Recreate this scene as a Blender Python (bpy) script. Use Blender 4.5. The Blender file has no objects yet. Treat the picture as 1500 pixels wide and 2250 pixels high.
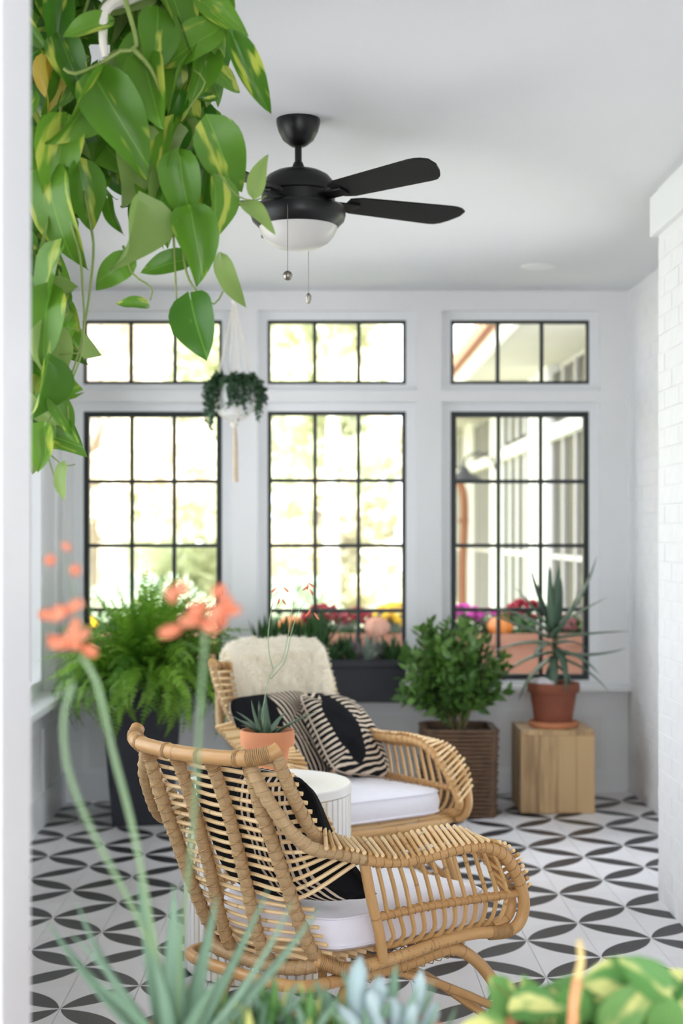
import bpy, bmesh, math, random
from mathutils import Vector, Matrix, Euler

# ------------------------------------------------------------------ camera, sky, sun, exposure
sc = bpy.context.scene
COL = sc.collection
R = math.radians
FPX, CXP, HYP, CAMH = 3234.0, 700.0, 1176.0, 1.341      # focal length and vanishing point in the 1500x2250 frame

cam_d = bpy.data.cameras.new('camera')
cam = bpy.data.objects.new('camera', cam_d)
COL.objects.link(cam)
cam.location = (0, 0, CAMH)
cam.rotation_euler = (R(90), 0, 0)
cam_d.sensor_fit = 'HORIZONTAL'
cam_d.sensor_width = 36.0
cam_d.lens = 36.0 * FPX / 1500.0
cam_d.shift_x = (750 - CXP) / 1500.0
cam_d.shift_y = (HYP - 1125) / 1500.0
cam_d.clip_start = 0.02
cam_d.clip_end = 300
cam_d.dof.use_dof = True
cam_d.dof.focus_distance = 3.72
cam_d.dof.aperture_fstop = 4.0
sc.camera = cam

world = bpy.data.worlds.new('sky')
sc.world = world
world.use_nodes = True
wn = world.node_tree
wn.nodes['Background'].inputs['Color'].default_value = (0.895, 0.925, 1.0, 1)
wn.nodes['Background'].inputs['Strength'].default_value = 1.0

sun_d = bpy.data.lights.new('sun', 'SUN')
sun_d.energy = 3.6
sun_d.angle = R(3)
sun_d.color = (1.0, 0.95, 0.88)
sun = bpy.data.objects.new('sun', sun_d)
COL.objects.link(sun)
sun.rotation_euler = (R(32), 0, R(-14))      # high, from behind the house: the roof keeps it out of the room

vs = sc.view_settings
vs.view_transform = 'Standard'
vs.look = 'None'
vs.gamma = 1.0
vs.use_curve_mapping = False
vs.exposure = 2.4
sc.cycles.use_denoising = True
sc.cycles.max_bounces = 10
sc.cycles.diffuse_bounces = 8
sc.cycles.transparent_max_bounces = 16
sc.cycles.sample_clamp_indirect = 8.0
sc.cycles.caustics_reflective = False
sc.cycles.caustics_refractive = False

FLOOR_SLOPE = 0.0193                       # the porch floor falls gently to the left
def fz(x): return FLOOR_SLOPE * x
def at(px, py, Y):
    return Vector(((px - CXP) * Y / FPX, Y, CAMH - (py - HYP) * Y / FPX))

# ------------------------------------------------------------------ mesh helpers
def spline(pts, step):
    pts = [Vector(p) for p in pts]
    if len(pts) == 2:
        n = max(1, int((pts[1] - pts[0]).length / step))
        return [pts[0].lerp(pts[1], i / n) for i in range(n + 1)]
    P = [pts[0] * 2 - pts[1]] + pts + [pts[-1] * 2 - pts[-2]]
    out = []
    for i in range(1, len(P) - 2):
        p0, p1, p2, p3 = P[i - 1], P[i], P[i + 1], P[i + 2]
        n = max(1, int(math.ceil((p2 - p1).length / step)))
        for k in range(n):
            t = k / n
            out.append(0.5 * ((2 * p1) + (p2 - p0) * t + (2 * p0 - 5 * p1 + 4 * p2 - p3) * t * t + (3 * p1 - p0 - 3 * p2 + p3) * t ** 3))
    out.append(pts[-1].copy())
    return out

def frames(path):
    T = []
    for i in range(len(path)):
        a, b = path[max(0, i - 1)], path[min(len(path) - 1, i + 1)]
        d = b - a
        T.append(d.normalized() if d.length > 1e-9 else Vector((0, 0, 1)))
    up = Vector((0, 0, 1)) if abs(T[0].z) < 0.9 else Vector((1, 0, 0))
    N = [(up - T[0] * up.dot(T[0])).normalized()]
    for i in range(1, len(path)):
        n = N[-1] - T[i] * N[-1].dot(T[i])
        N.append(n.normalized() if n.length > 1e-9 else N[-1])
    return T, N, [T[i].cross(N[i]) for i in range(len(path))]

class MB:
    def __init__(s):
        s.v, s.f, s.uv = [], [], []
    def face(s, idx, uv=None):
        s.f.append(tuple(idx)); s.uv.append(uv)
    def box(s, x0, x1, y0, y1, z0, z1):
        b = len(s.v)
        s.v += [(x0, y0, z0), (x1, y0, z0), (x1, y1, z0), (x0, y1, z0), (x0, y0, z1), (x1, y0, z1), (x1, y1, z1), (x0, y1, z1)]
        for q in ((0, 3, 2, 1), (4, 5, 6, 7), (0, 1, 5, 4), (1, 2, 6, 5), (2, 3, 7, 6), (3, 0, 4, 7)):
            s.face([b + k for k in q])
        return s
    def cbox(s, x0, x1, y0, y1, z0, z1, c=0.004):
        bm = bmesh.new()
        bmesh.ops.create_cube(bm, size=1.0)
        for v in bm.verts:
            v.co = Vector(((x0 + x1) / 2 + v.co.x * (x1 - x0), (y0 + y1) / 2 + v.co.y * (y1 - y0), (z0 + z1) / 2 + v.co.z * (z1 - z0)))
        bmesh.ops.bevel(bm, geom=bm.edges[:], offset=c, segments=1, affect='EDGES')
        b = len(s.v)
        bm.verts.index_update()
        s.v += [tuple(v.co) for v in bm.verts]
        for f in bm.faces:
            s.face([b + v.index for v in f.verts])
        bm.free()
        return s
    def tube(s, path, r, n=8, caps=True, rfun=None, flat=1.0):
        path = [Vector(p) for p in path]
        T, N, B = frames(path)
        b = len(s.v)
        L = [0.0]
        for i in range(1, len(path)):
            L.append(L[-1] + (path[i] - path[i - 1]).length)
        tot = max(L[-1], 1e-6)
        for i, p in enumerate(path):
            ri = r(L[i] / tot) if callable(r) else r
            for k in range(n):
                a = 2 * math.pi * k / n
                rr = ri if rfun is None else ri + rfun(L[i], k / n)
                s.v.append(tuple(p + N[i] * (math.cos(a) * rr) + B[i] * (math.sin(a) * rr * flat)))
        for i in range(len(path) - 1):
            for k in range(n):
                k2 = (k + 1) % n
                s.face((b + i * n + k, b + i * n + k2, b + (i + 1) * n + k2, b + (i + 1) * n + k),
                       ((L[i], k / n), (L[i], (k + 1) / n), (L[i + 1], (k + 1) / n), (L[i + 1], k / n)))
        if caps:
            s.face([b + k for k in range(n)][::-1], [(0, 0.5)] * n)
            e = b + (len(path) - 1) * n
            s.face([e + k for k in range(n)], [(tot, 0.5)] * n)
        return s
    def lathe(s, prof, n=32, c=(0, 0, 0)):
        b = len(s.v)
        m = len(prof)
        for r_, z in prof:
            for k in range(n):
                a = 2 * math.pi * k / n
                s.v.append((c[0] + r_ * math.cos(a), c[1] + r_ * math.sin(a), c[2] + z))
        for i in range(m - 1):
            for k in range(n):
                k2 = (k + 1) % n
                s.face((b + i * n + k, b + i * n + k2, b + (i + 1) * n + k2, b + (i + 1) * n + k))
        s.face([b + k for k in range(n)][::-1])
        s.face([b + (m - 1) * n + k for k in range(n)])
        return s
    def sqlathe(s, prof, c=(0, 0, 0), rot=0.0, chamfer=0.06):
        """square-section vessel: prof is (half width, z)"""
        b = len(s.v)
        n = 8
        for h, z in prof:
            k = h * chamfer
            for x, y in ((h, -h + k), (h, h - k), (h - k, h), (-h + k, h), (-h, h - k), (-h, -h + k), (-h + k, -h), (h - k, -h)):
                X = x * math.cos(rot) - y * math.sin(rot); Y = x * math.sin(rot) + y * math.cos(rot)
                s.v.append((c[0] + X, c[1] + Y, c[2] + z))
        for i in range(len(prof) - 1):
            for k in range(n):
                k2 = (k + 1) % n
                s.face((b + i * n + k, b + i * n + k2, b + (i + 1) * n + k2, b + (i + 1) * n + k))
        s.face([b + k for k in range(n)][::-1])
        s.face([b + (len(prof) - 1) * n + k for k in range(n)])
        return s
    def ball(s, c, r, n=8, m=6, sx=1, sy=1, sz=1):
        b = len(s.v)
        for i in range(m + 1):
            t = math.pi * i / m
            for k in range(n):
                a = 2 * math.pi * k / n
                s.v.append((c[0] + r * sx * math.sin(t) * math.cos(a), c[1] + r * sy * math.sin(t) * math.sin(a), c[2] + r * sz * math.cos(t)))
        for i in range(m):
            for k in range(n):
                k2 = (k + 1) % n
                s.face((b + i * n + k, b + (i + 1) * n + k, b + (i + 1) * n + k2, b + i * n + k2))
        return s
    def add(s, other, M):
        b = len(s.v)
        s.v += [tuple(M @ Vector(v)) for v in other.v]
        for f, u in zip(other.f, other.uv):
            s.face([b + k for k in f], u)
        return s
    def mesh(s, name, mat, smooth=True, sharp=40):
        me = bpy.data.meshes.new(name)
        me.from_pydata(s.v, [], s.f)
        if any(u is not None for u in s.uv):
            lay = me.uv_layers.new(name='UVMap')
            data = []
            for f, u in zip(s.f, s.uv):
                for k in range(len(f)):
                    data += list(u[k]) if u is not None else [0.0, 0.0]
            lay.data.foreach_set('uv', data)
        for m in (mat if isinstance(mat, (list, tuple)) else [mat]):
            me.materials.append(m)
        if smooth:
            me.polygons.foreach_set('use_smooth', [True] * len(me.polygons))
            if sharp:
                me.set_sharp_from_angle(angle=R(sharp))
        me.validate()
        return me
    def build(s, name, mat, parent=None, smooth=True, sharp=40):
        return link(name, s.mesh(name, mat, smooth, sharp), parent)

def link(name, me, parent=None, M=None):
    o = bpy.data.objects.new(name, me)
    COL.objects.link(o)
    if parent is not None:
        o.parent = parent
    if M is not None:
        o.matrix_basis = M
    return o

def tag(o, label=None, cat=None, group=None, kind=None):
    if label: o['label'] = label
    if cat: o['category'] = cat
    if group: o['group'] = group
    if kind: o['kind'] = kind
    return o

def thing(name, label, cat, loc=(0, 0, 0), rz=0.0, group=None):
    o = bpy.data.objects.new(name, None)
    o.empty_display_size = 0.1
    COL.objects.link(o)
    o.location = loc
    o.rotation_euler = (0, 0, rz)
    return tag(o, label, cat, group)

def copy_tree(o, parent=None):
    c = o.copy()
    COL.objects.link(c)
    c.parent = parent
    for ch in list(o.children):
        copy_tree(ch, c)
    return c

def basis(loc, tip, normal, s=1.0):
    """matrix with local y along tip, local z near normal"""
    y = Vector(tip).normalized()
    n = Vector(normal)
    z = (n - y * n.dot(y))
    z = z.normalized() if z.length > 1e-6 else y.orthogonal().normalized()
    x = y.cross(z)
    M = Matrix((x, y, z)).transposed().to_4x4()
    M = M @ Matrix.Scale(s, 4)
    M.translation = Vector(loc)
    return M

# ------------------------------------------------------------------ materials
class N:
    def __init__(s, name):
        s.m = bpy.data.materials.new(name)
        s.m.use_nodes = True
        s.t = s.m.node_tree
        s.b = s.t.nodes['Principled BSDF']
        s.out = s.t.nodes['Material Output']
    def n(s, typ, **kw):
        nd = s.t.nodes.new(typ)
        for k, v in kw.items():
            setattr(nd, k, v)
        return nd
    def l(s, a, b):
        s.t.links.new(a, b)
    def val(s, sock, v):
        if hasattr(v, 'is_output') or isinstance(v, bpy.types.NodeSocket):
            s.l(v, sock)
        else:
            sock.default_value = v
    def math(s, op, a, b=0.0, c=None, clamp=False):
        nd = s.n('ShaderNodeMath', operation=op, use_clamp=clamp)
        s.val(nd.inputs[0], a); s.val(nd.inputs[1], b)
        if c is not None: s.val(nd.inputs[2], c)
        return nd.outputs[0]
    def mix(s, f, a, b):
        nd = s.n('ShaderNodeMix', data_type='RGBA')
        s.val(nd.inputs['Factor'], f)
        s.val(nd.inputs['A'], a if isinstance(a, bpy.types.NodeSocket) else (*a, 1))
        s.val(nd.inputs['B'], b if isinstance(b, bpy.types.NodeSocket) else (*b, 1))
        return nd.outputs['Result']
    def ramp(s, f, stops):
        nd = s.n('ShaderNodeValToRGB')
        s.l(f, nd.inputs['Fac'])
        els = nd.color_ramp.elements
        while len(els) < len(stops): els.new(0.5)
        for e, (p, c) in zip(els, stops):
            e.position = p; e.color = (*c, 1)
        return nd.outputs['Color']
    def noise(s, scale, detail=2.0, vec=None, rough=0.5):
        nd = s.n('ShaderNodeTexNoise')
        nd.inputs['Scale'].default_value = scale
        nd.inputs['Detail'].default_value = detail
        nd.inputs['Roughness'].default_value = rough
        if vec is not None: s.l(vec, nd.inputs['Vector'])
        return nd.outputs['Fac']
    def tc(s, which='Object'):
        return s.n('ShaderNodeTexCoord').outputs[which]
    def mapping(s, vec, scale=(1, 1, 1), loc=(0, 0, 0), rot=(0, 0, 0)):
        nd = s.n('ShaderNodeMapping')
        s.l(vec, nd.inputs['Vector'])
        nd.inputs['Scale'].default_value = scale
        nd.inputs['Location'].default_value = loc
        nd.inputs['Rotation'].default_value = rot
        return nd.outputs['Vector']
    def sep(s, vec):
        nd = s.n('ShaderNodeSeparateXYZ'); s.l(vec, nd.inputs[0]); return nd.outputs
    def bump(s, h, strength=0.3, dist=0.002):
        nd = s.n('ShaderNodeBump')
        nd.inputs['Strength'].default_value = strength
        nd.inputs['Distance'].default_value = dist
        s.l(h, nd.inputs['Height']); s.l(nd.outputs[0], s.b.inputs['Normal'])
    def rnd(s):
        return s.n('ShaderNodeObjectInfo').outputs['Random']
    def set(s, color=None, rough=None, spec=None, metal=None, sheen=None):
        if color is not None: s.val(s.b.inputs['Base Color'], color if isinstance(color, bpy.types.NodeSocket) else (*color, 1))
        if rough is not None: s.val(s.b.inputs['Roughness'], rough)
        if spec is not None: s.b.inputs['Specular IOR Level'].default_value = spec
        if metal is not None: s.b.inputs['Metallic'].default_value = metal
        if sheen is not None: s.b.inputs['Sheen Weight'].default_value = sheen
        return s
    def translucent(s, color, fac):
        tr = s.n('ShaderNodeBsdfTranslucent')
        s.val(tr.inputs['Color'], color if isinstance(color, bpy.types.NodeSocket) else (*color, 1))
        mx = s.n('ShaderNodeMixShader')
        mx.inputs[0].default_value = fac
        s.l(s.b.outputs[0], mx.inputs[1]); s.l(tr.outputs[0], mx.inputs[2])
        s.l(mx.outputs[0], s.out.inputs['Surface'])
        return s

def plain(name, col, rough=0.6, var=0.0, scale=8.0, bump=0.0, spec=0.5, metal=0.0, sheen=None, bdist=0.002):
    k = N(name).set(col, rough, spec, metal, sheen)
    if var or bump:
        nz = k.noise(scale, 4.0, k.tc('Object'))
        if var:
            k.set(k.ramp(nz, [(0.3, tuple(c * (1 - var) for c in col)), (0.7, tuple(min(1, c * (1 + var)) for c in col))]))
        if bump: k.bump(nz, bump, bdist)
    return k.m

def leaf_mat(name, dark, light, vari=None, vscale=6.0, vth=0.6, trans=0.3, rough=0.4, midrib=False):
    k = N(name)
    nz = k.noise(9.0, 2.0, k.tc('Object'))
    c = k.mix(k.math('MULTIPLY_ADD', k.rnd(), 0.75, k.math('MULTIPLY', nz, 0.35)), dark, light)
    if vari:
        info = k.n('ShaderNodeObjectInfo')
        mp = k.n('ShaderNodeVectorMath', operation='ADD')
        k.l(k.tc('Object'), mp.inputs[0])
        cmb = k.n('ShaderNodeCombineXYZ')
        k.l(k.math('MULTIPLY', info.outputs['Random'], 40.0), cmb.inputs[0])
        k.l(cmb.outputs[0], mp.inputs[1])
        st = k.mapping(mp.outputs[0], (vscale * 3.5, vscale, vscale))
        n2 = k.noise(1.0, 2.0, st)
        f = k.math('MULTIPLY', k.math('SUBTRACT', n2, vth), 14.0, clamp=True)
        c = k.mix(f, c, vari)
    if midrib:
        mx_ = k.sep(k.tc('Object'))[0]
        rib = k.math('SUBTRACT', 1.0, k.math('MULTIPLY', k.math('ABSOLUTE', mx_), 420.0), clamp=True)
        c = k.mix(k.math('MULTIPLY', rib, 0.45), c, tuple(min(1, x * 1.5 + .03) for x in light))
    k.set(c, rough, 0.4)
    if trans: k.translucent(c, trans)
    return k.m

M = {}
M['wall'] = plain('white_paint', (0.80, 0.80, 0.80), 0.55, 0.015, 3.0)
M['trim'] = plain('white_trim', (0.82, 0.83, 0.84), 0.38)
M['ceil'] = plain('ceiling_paint', (0.765, 0.77, 0.785), 0.8, 0.012, 1.5)
M['brick'] = plain('painted_brick', (0.80, 0.80, 0.805), 0.6, 0.02, 14.0, 0.5, bdist=0.004)
M['mortar'] = plain('painted_mortar', (0.79, 0.79, 0.795), 0.75)
M['steel'] = plain('black_steel', (0.012, 0.018, 0.019), 0.45)
M['jamb'] = plain('jamb_paint', (0.86, 0.86, 0.87), 0.4)
M['fan'] = plain('fan_black', (0.006, 0.006, 0.0065), 0.34, spec=0.35)
M['blade'] = plain('fan_blade_black', (0.007, 0.007, 0.008), 0.55, 0.2, 20, spec=0.3)
M['nickel'] = plain('nickel', (0.30, 0.28, 0.24), 0.3, metal=1.0)
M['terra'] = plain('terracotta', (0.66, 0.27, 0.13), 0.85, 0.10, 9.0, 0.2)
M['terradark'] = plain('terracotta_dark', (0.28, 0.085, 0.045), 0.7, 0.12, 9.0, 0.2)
M['soil'] = plain('soil', (0.05, 0.032, 0.02), 0.95, 0.4, 60, 0.8, bdist=0.01)
M['planter'] = plain('charcoal_fibrestone', (0.022, 0.024, 0.034), 0.55, 0.12, 12, 0.15)
M['boxblack'] = plain('black_planter', (0.018, 0.019, 0.025), 0.6, 0.1, 10)
M['cushion'] = plain('white_canvas', (0.86, 0.85, 0.92), 0.9, 0.012, 30, 0.25, spec=0.2, sheen=0.2)
M['table'] = plain('white_lacquer', (0.85, 0.84, 0.82), 0.35)
M['cord'] = plain('macrame_cord', (0.62, 0.50, 0.36), 0.9, 0.1, 60, 0.4)
M['cordwhite'] = plain('cream_cotton', (0.78, 0.74, 0.66), 0.9, 0.06, 60, 0.4)
M['ceramic'] = plain('white_ceramic', (0.80, 0.80, 0.78), 0.3)
M['stone'] = plain('white_quartz', (0.78, 0.74, 0.76), 0.6, 0.1, 30, 0.5)
M['wool'] = N('sheepskin').set((0.95, 0.91, 0.80), 0.95, 0.1).translucent((0.95, 0.91, 0.80), 0.4).m
M['wood_end'] = plain('bark', (0.10, 0.075, 0.05), 0.9, 0.25, 14, 0.6)

def glass_mat():
    k = N('window_glass')
    tr = k.n('ShaderNodeBsdfTransparent'); tr.inputs['Color'].default_value = (0.97, 0.985, 0.98, 1)
    gl = k.n('ShaderNodeBsdfGlossy'); gl.inputs['Roughness'].default_value = 0.02
    fr = k.n('ShaderNodeFresnel'); fr.inputs['IOR'].default_value = 1.25
    mx = k.n('ShaderNodeMixShader')
    k.l(fr.outputs[0], mx.inputs[0]); k.l(tr.outputs[0], mx.inputs[1]); k.l(gl.outputs[0], mx.inputs[2])
    k.l(mx.outputs[0], k.out.inputs['Surface'])
    return k.m
M['glass'] = glass_mat()
def bowl_mat():
    k = N('opal_glass').set((0.88, 0.86, 0.82), 0.25)
    return k.translucent((0.88, 0.86, 0.82), 0.35).m
M['opal'] = bowl_mat()

TILE = 0.2032
def tile_mat():
    k = N('petal_tile')
    x, y, z = k.sep(k.tc('Object'))
    # a leaf shape along one diagonal: inside both of two circles whose centres lie on the other diagonal
    rt = 1 / math.sqrt(2)
    u = k.math('MULTIPLY', k.math('ADD', x, y), rt)
    v = k.math('ABSOLUTE', k.math('MULTIPLY', k.math('SUBTRACT', y, x), rt))
    h = TILE * 0.213; hl = TILE * 0.695
    rad = (hl * hl + h * h) / (2 * h)
    d = k.math('SQRT', k.math('ADD', k.math('MULTIPLY', u, u), k.math('POWER', k.math('ADD', v, rad - h), 2.0)))
    inside = k.math('MULTIPLY', k.math('SUBTRACT', rad, d), 900.0, clamp=True)
    nz = k.noise(7.0, 5.0, k.tc('Object'))
    nw = k.n('ShaderNodeNewGeometry').outputs['Position']
    big = k.noise(2.2, 3.0, nw)
    white = k.mix(k.math('MULTIPLY_ADD', big, 0.6, k.math('MULTIPLY', k.rnd(), 0.4)), (0.72, 0.70, 0.71), (0.81, 0.80, 0.83))
    dark = k.mix(nz, (0.018, 0.017, 0.021), (0.040, 0.036, 0.044))
    k.set(k.mix(inside, white, dark), 0.42, 0.4)
    k.bump(nz, 0.05, 0.002)
    return k.m
M['tile'] = tile_mat()
M['grout'] = plain('grout', (0.50, 0.48, 0.48), 0.9, 0.1, 20)
def tile_far():
    return plain('floor_slab', (0.50, 0.48, 0.48), 0.8, 0.05, 4)
M['slab'] = tile_far()

def rattan(name, c0, c1, rough, node=0.21, streak=True, wrap=False):
    k = N(name)
    uv = k.tc('UV')
    u, v, w = k.sep(uv)
    st = k.noise(1.0, 3.0, k.mapping(uv, (14 if streak else 60, 9, 1)))
    c = k.mix(k.math('MULTIPLY_ADD', k.rnd(), 0.45, k.math('MULTIPLY', st, 0.65)), c0, c1)
    if wrap:
        ph = k.math('FRACT', k.math('ADD', k.math('DIVIDE', u, WRAP_PITCH), v))
        edge = k.math('MULTIPLY', k.math('SUBTRACT', ph, 0.90), 10.0, clamp=True)
        c = k.mix(k.math('MULTIPLY', edge, 0.75), c, tuple(x * 0.35 for x in c0))
        fl = k.noise(1.0, 4.0, k.mapping(uv, (90, 26, 1)))
        c = k.mix(k.math('MULTIPLY', k.math('SUBTRACT', fl, 0.52), 1.6, clamp=True), c, tuple(min(1, x * 1.35) for x in c1))
        k.bump(fl, 0.4, 0.0015)
    else:
        ph = k.math('FRACT', k.math('ADD', k.math('DIVIDE', u, node), k.rnd()))
        ring = k.math('SUBTRACT', 1.0, k.math('MULTIPLY', k.math('ABSOLUTE', k.math('SUBTRACT', ph, 0.5)), 60.0), clamp=True)
        c = k.mix(k.math('MULTIPLY', ring, 0.6), c, tuple(x * 0.4 for x in c0))
        k.bump(st, 0.15, 0.001)
    k.set(c, rough, 0.4)
    return k.m
WRAP_PITCH = 0.024
M['pole'] = rattan('rattan_pole', (0.40, 0.20, 0.066), (0.64, 0.39, 0.165), 0.36)
M['wrap'] = rattan('rattan_peel_wrap', (0.32, 0.19, 0.080), (0.53, 0.365, 0.19), 0.55, wrap=True)
M['stick'] = rattan('rattan_stick', (0.70, 0.46, 0.21), (0.92, 0.70, 0.40), 0.40, node=0.33)
M['sidestick'] = rattan('rattan_side_stick', (0.46, 0.25, 0.08), (0.68, 0.44, 0.19), 0.42, node=0.26)
M['bind'] = plain('binding_cane', (0.40, 0.23, 0.09), 0.5, 0.25, 40)

def pillow_mat(name, ang, freq, ells, band=None, cream=(0.72, 0.60, 0.47)):
    """black cloth with narrow cream stripes; ells are plain black ovals (cx, cy, rx, ry, rot); band limits stripes to u0..u1"""
    k = N(name)
    uv = k.tc('UV')
    u, v, w = k.sep(uv)
    p = k.math('ADD', k.math('MULTIPLY', u, math.cos(ang) * freq), k.math('MULTIPLY', v, math.sin(ang) * freq))
    wob = k.noise(5.0, 1.0, uv)
    p = k.math('ADD', p, k.math('MULTIPLY', wob, 0.8))
    s = k.math('ABSOLUTE', k.math('SUBTRACT', k.math('FRACT', p), 0.5))
    st = k.math('MULTIPLY', k.math('SUBTRACT', 0.235, s), 16.0, clamp=True)
    for (cx, cy, rx, ry, ro) in ells:
        dx = k.math('SUBTRACT', u, cx); dy = k.math('SUBTRACT', v, cy)
        a = k.math('DIVIDE', k.math('ADD', k.math('MULTIPLY', dx, math.cos(ro)), k.math('MULTIPLY', dy, math.sin(ro))), rx)
        b = k.math('DIVIDE', k.math('SUBTRACT', k.math('MULTIPLY', dy, math.cos(ro)), k.math('MULTIPLY', dx, math.sin(ro))), ry)
        q = k.math('ADD', k.math('MULTIPLY', a, a), k.math('MULTIPLY', b, b))
        st = k.math('MULTIPLY', st, k.math('MULTIPLY', k.math('SUBTRACT', q, 1.0), 30.0, clamp=True))
    if band:
        st = k.math('MULTIPLY', st, k.math('MULTIPLY', k.math('SUBTRACT', u, band[0]), 60.0, clamp=True))
        st = k.math('MULTIPLY', st, k.math('MULTIPLY', k.math('SUBTRACT', band[1], u), 60.0, clamp=True))
    k.set(k.mix(st, (0.008, 0.008, 0.010), cream), 0.95, 0.15)
    return k.m

def wood_mat(name, c0, c1):
    k = N(name)
    o = k.n('ShaderNodeObjectInfo')
    mp = k.n('ShaderNodeVectorMath', operation='ADD')
    k.l(k.tc('Object'), mp.inputs[0])
    cm = k.n('ShaderNodeCombineXYZ'); k.l(k.math('MULTIPLY', o.outputs['Random'], 20.0), cm.inputs[0]); k.l(cm.outputs[0], mp.inputs[1])
    g = k.noise(1.0, 5.0, k.mapping(mp.outputs[0], (38, 38, 3.0)), 0.6)
    big = k.noise(1.0, 2.0, k.mapping(mp.outputs[0], (9, 9, 1.6)))
    f = k.math('ADD', k.math('MULTIPLY', g, 0.5), k.math('MULTIPLY_ADD', o.outputs['Random'], 0.45, k.math('MULTIPLY', big, 0.4)))
    k.set(k.ramp(f, [(0.38, c0), (0.70, c1)]), 0.55)
    k.bump(g, 0.2, 0.001)
    return k.m
M['wood'] = wood_mat('acacia_boards', (0.16, 0.080, 0.030), (0.62, 0.42, 0.21))
M['basket'] = plain('dark_wicker', (0.105, 0.055, 0.028), 0.7, 0.3, 30, 0.3)

M['pothos'] = leaf_mat('pothos_leaf', (0.020, 0.115, 0.008), (0.17, 0.37, 0.035), (0.50, 0.58, 0.09), 9.0, 0.58, 0.32, 0.34, midrib=True)
M['pothospale'] = leaf_mat('pothos_leaf_pale', (0.23, 0.36, 0.09), (0.33, 0.46, 0.14), None, trans=0.35, rough=0.4)
M['pothosyellow'] = leaf_mat('pothos_leaf_yellow', (0.62, 0.42, 0.05), (0.60, 0.50, 0.10), None, trans=0.35)
M['vine'] = plain('pothos_stem', (0.22, 0.30, 0.07), 0.5, 0.15, 20)
M['fern'] = leaf_mat('fern_frond', (0.030, 0.135, 0.010), (0.26, 0.48, 0.045), None, trans=0.3, rough=0.5)
M['shrub'] = leaf_mat('shrub_leaf', (0.020, 0.062, 0.018), (0.15, 0.29, 0.055), None, trans=0.15, rough=0.35)
M['aloe'] = leaf_mat('aloe_leaf', (0.065, 0.120, 0.085), (0.15, 0.23, 0.145), None, trans=0.05, rough=0.45)
M['haworthia'] = leaf_mat('small_aloe_leaf', (0.045, 0.10, 0.06), (0.11, 0.17, 0.10), (0.30, 0.35, 0.22), 14.0, 0.62, 0.05, 0.5)
M['fgaloe'] = leaf_mat('pale_aloe_leaf', (0.20, 0.36, 0.22), (0.30, 0.46, 0.32), None, trans=0.15, rough=0.45)
M['fgblue'] = leaf_mat('blue_succulent', (0.36, 0.50, 0.50), (0.52, 0.64, 0.64), None, trans=0.12, rough=0.6)
M['fgstem'] = leaf_mat('green_flower_stalk', (0.22, 0.36, 0.18), (0.30, 0.44, 0.24), None, trans=0.1)
M['fgvar'] = leaf_mat('variegated_leaf', (0.08, 0.27, 0.06), (0.25, 0.48, 0.14), (0.80, 0.82, 0.30), 10.0, 0.54, 0.35, 0.4)
M['coral'] = leaf_mat('coral_petal', (0.84, 0.25, 0.12), (0.90, 0.38, 0.22), None, trans=0.25, rough=0.5)
M['coralstem'] = plain('coral_stalk', (0.80, 0.36, 0.16), 0.6, 0.15, 20)
M['trail'] = leaf_mat('trailing_leaf', (0.020, 0.060, 0.028), (0.07, 0.15, 0.07), None, trans=0.15)
M['succ1'] = leaf_mat('dark_succulent', (0.02, 0.06, 0.02), (0.06, 0.14, 0.04), None, trans=0.05)
M['succ2'] = leaf_mat('grey_succulent', (0.16, 0.22, 0.17), (0.30, 0.36, 0.30), None, trans=0.05)
M['succ3'] = leaf_mat('mauve_succulent', (0.12, 0.11, 0.11), (0.30, 0.26, 0.27), None, trans=0.05)
M['twig'] = plain('thin_twig', (0.14, 0.12, 0.05), 0.8, 0.2, 30)

# ------------------------------------------------------------------ the room shell
BACK, CEIL, LEFT, RFAR, RNEAR, RNEAR_END, FRONT = 7.55, 2.592, -1.31, 1.585, 1.222, 5.31, 1.86

# floor: a slab, the cement tiles that can be seen on it, each its own piece
X0T, Y0T = -0.7404, 4.2126                 # one corner where four petals meet
floor = MB().box(LEFT - .2, RFAR + .3, 1.6, BACK + .15, -0.06, -0.0075).build('floor', M['slab'], smooth=False)
floor.rotation_euler = (0, -math.atan(FLOOR_SLOPE), 0)
tag(floor, 'white cement tile floor patterned with dark crossing petals', kind='structure')
tm = MB().cbox(-TILE / 2 + .0008, TILE / 2 - .0008, -TILE / 2 + .0008, TILE / 2 - .0008, -0.0075, 0.0, 0.0007).mesh('tile', M['tile'], smooth=False)
for i in range(-3, 12):
    for j in range(-3, 17):
        cx, cy = X0T + (i + .5) * TILE, Y0T + (j + .5) * TILE
        if cx < LEFT - .12 or cx > RFAR + .1 or cy > BACK + .1: continue
        if cy < RNEAR_END - .15 and cx > RNEAR + .12: continue
        rot = 0 if (i + j) % 2 == 0 else R(90)
        link('tile', tm, floor, Matrix.Translation((cx, cy, 0)) @ Matrix.Rotation(rot, 4, 'Z'))
near_floor = MB().box(LEFT - .1, RNEAR + .1, 1.6, Y0T - 3 * TILE - .001, -0.0075, 0.0).build('tile_field', M['slab'], floor, smooth=False)

ceiling = MB().box(LEFT - .3, RFAR + .5, -2.4, BACK + .75, CEIL, CEIL + .14).build('ceiling', M['ceil'], smooth=False)  # runs past the front wall as an unseen overhang added to block sky
tag(ceiling, 'flat white painted ceiling of the sunroom and its added front overhang', kind='structure')

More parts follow.
